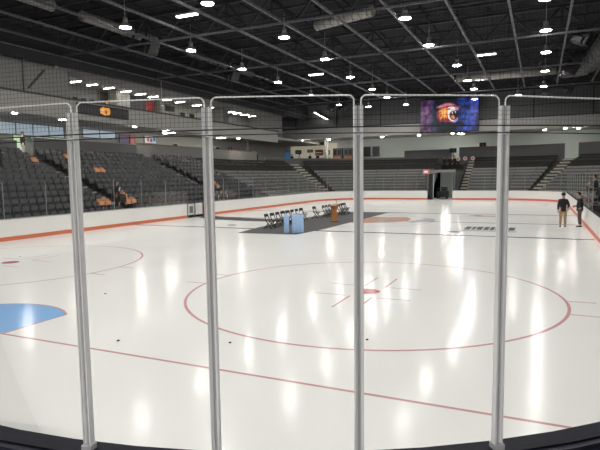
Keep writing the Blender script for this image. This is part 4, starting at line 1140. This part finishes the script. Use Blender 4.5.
def phone(t, s):
    mb = MB(); mb.box((0, .29*s, 1.08*s), (.16, .02, .10), rot=Matrix.Rotation(.9, 3, 'X')); mb.build('handheld_device', M['black'], t)
person('man in black jacket and khaki trousers standing on the ice, back turned', (5.10, 19.1, .004), math.radians(8), 'hip', 1.86, 'blackc', 'khaki', 'shoe_br', extra=glove)
person('man in dark jacket and grey trousers looking down at his hands by the right boards', (5.92, 19.4, .004), math.radians(82), 'hold', 1.88, 'navy', 'grayp', 'shoe', extra=phone)
person('person in black and white jacket standing on the nearer left stairs', (-22.0, 14.4, row_z(1)+.2), math.radians(-70), 'stand', 1.8, 'blackc', 'blackc',
       extra=lambda t, s: MB().bar((-.1, .185, 1.36), (.10, .185, 1.12), .09, .05, (0, 1, 0)).build('white_sash', M['whitec'], t))
person('person all in black standing at the edge of the left seats', (-21.15, 13.95, row_z(0)+.02), math.radians(-120), 'stand', 1.8, 'blackc', 'blackc')
person('person in dark top and pale trousers in front of the green doorway', (-30.8, 14.35, ZC-.05), math.radians(-60), 'stand', 1.78, 'blackc', 'whitec')
for k, (y, j, w) in enumerate(((24.75, 'blackc', 'left of three'), (25.4, 'navy', 'middle of three'), (26.1, 'blackc', 'right of three'))):
    person(f'person in dark clothes sitting in the front row behind the left boards, {w}', (XL - row_d(0) - .30, y, row_z(0)), math.radians(-90), 'sit', 1.82, j, 'blackc', extra=(lambda t, s: MB().box((.0, .175, 1.3), (.09, .04, .26)).build('shirt_front', M['whitec'], t)) if k != 1 else None)
person('person in black behind the grey parapet on the left concourse, taller of two', (-31.6, 49.4, ZC-.05), math.radians(-80), 'stand', 1.85, 'blackc', 'blackc')
person('person in black behind the grey parapet on the left concourse, shorter of two', (-31.6, 51.0, ZC-.05), math.radians(-100), 'stand', 1.66, 'blackc', 'blackc')
for k, (x, j) in enumerate(((-7.75, 'blackc'), (-7.1, 'navy'), (-6.45, 'blackc'))):
    person(f'person in dark clothes standing on the roof of the far tunnel, {ORD[k+1]} from the left', (x, 59.4 + .2*(k == 1), 3.52), math.radians(180 + 12*k), 'stand', 1.74 + .04*k, j, 'blackc')
person('person in cream cap and dark jacket behind the right boards, farther', (7.35, 32.5, row_z(0)), math.radians(130), 'stand', 1.72, 'blackc', 'blackc', hat='yellow_w')
person('person in black leaning over the right boards behind the two men', (7.15, 25.6, .95), math.radians(100), 'hold', 1.8, 'blackc', 'blackc')
person('person in dark jacket at the right edge of the view behind the boards', (7.75, 28.6, row_z(0)), math.radians(140), 'stand', 1.84, 'navy', 'blackc')
# box platform on which the player-bench people stand
mb = MB(); mb.box((7.15, 24.9, .48), (1.2, 2.8, .92)); struct('floor_bench_platform', mb, M['concrete'])
for k, (x, j) in enumerate(((-32.0, 'blackc'), (-30.7, 'whitec'), (-28.9, 'navy'), (-27.6, 'blackc'))):
    person(f'customer standing at the concession counter, {ORD[k+1]} from the left', (x, 63.2, ZC-.05), math.radians(0), 'stand', 1.72, j, 'blackc')

# ------------------------------------------------------------------ world, camera
w = bpy.data.worlds.new('World'); S.world = w; w.use_nodes = True
w.node_tree.nodes['Background'].inputs['Color'].default_value = (.5, .55, .65, 1)
w.node_tree.nodes['Background'].inputs['Strength'].default_value = .015
cam = bpy.data.cameras.new('camera'); co = bpy.data.objects.new('camera', cam); COL.objects.link(co)
f, pitch, roll, yaw = 524.898, .0926, -.0139, .4288
cam.sensor_width = 36; cam.sensor_fit = 'HORIZONTAL'; cam.lens = f/600*36
cam.clip_start = .05; cam.clip_end = 400
F = Vector((-math.sin(yaw)*math.cos(pitch), math.cos(yaw)*math.cos(pitch), -math.sin(pitch)))
Rv = Vector((math.cos(yaw), math.sin(yaw), 0)); U = Rv.cross(F)
R2 = Rv*math.cos(roll) + U*math.sin(roll); U2 = -Rv*math.sin(roll) + U*math.cos(roll)
mw = Matrix((R2, U2, -F)).transposed().to_4x4(); mw.translation = Vector((3.9191, -12.7111, 2.9517))
co.matrix_world = mw
S.camera = co
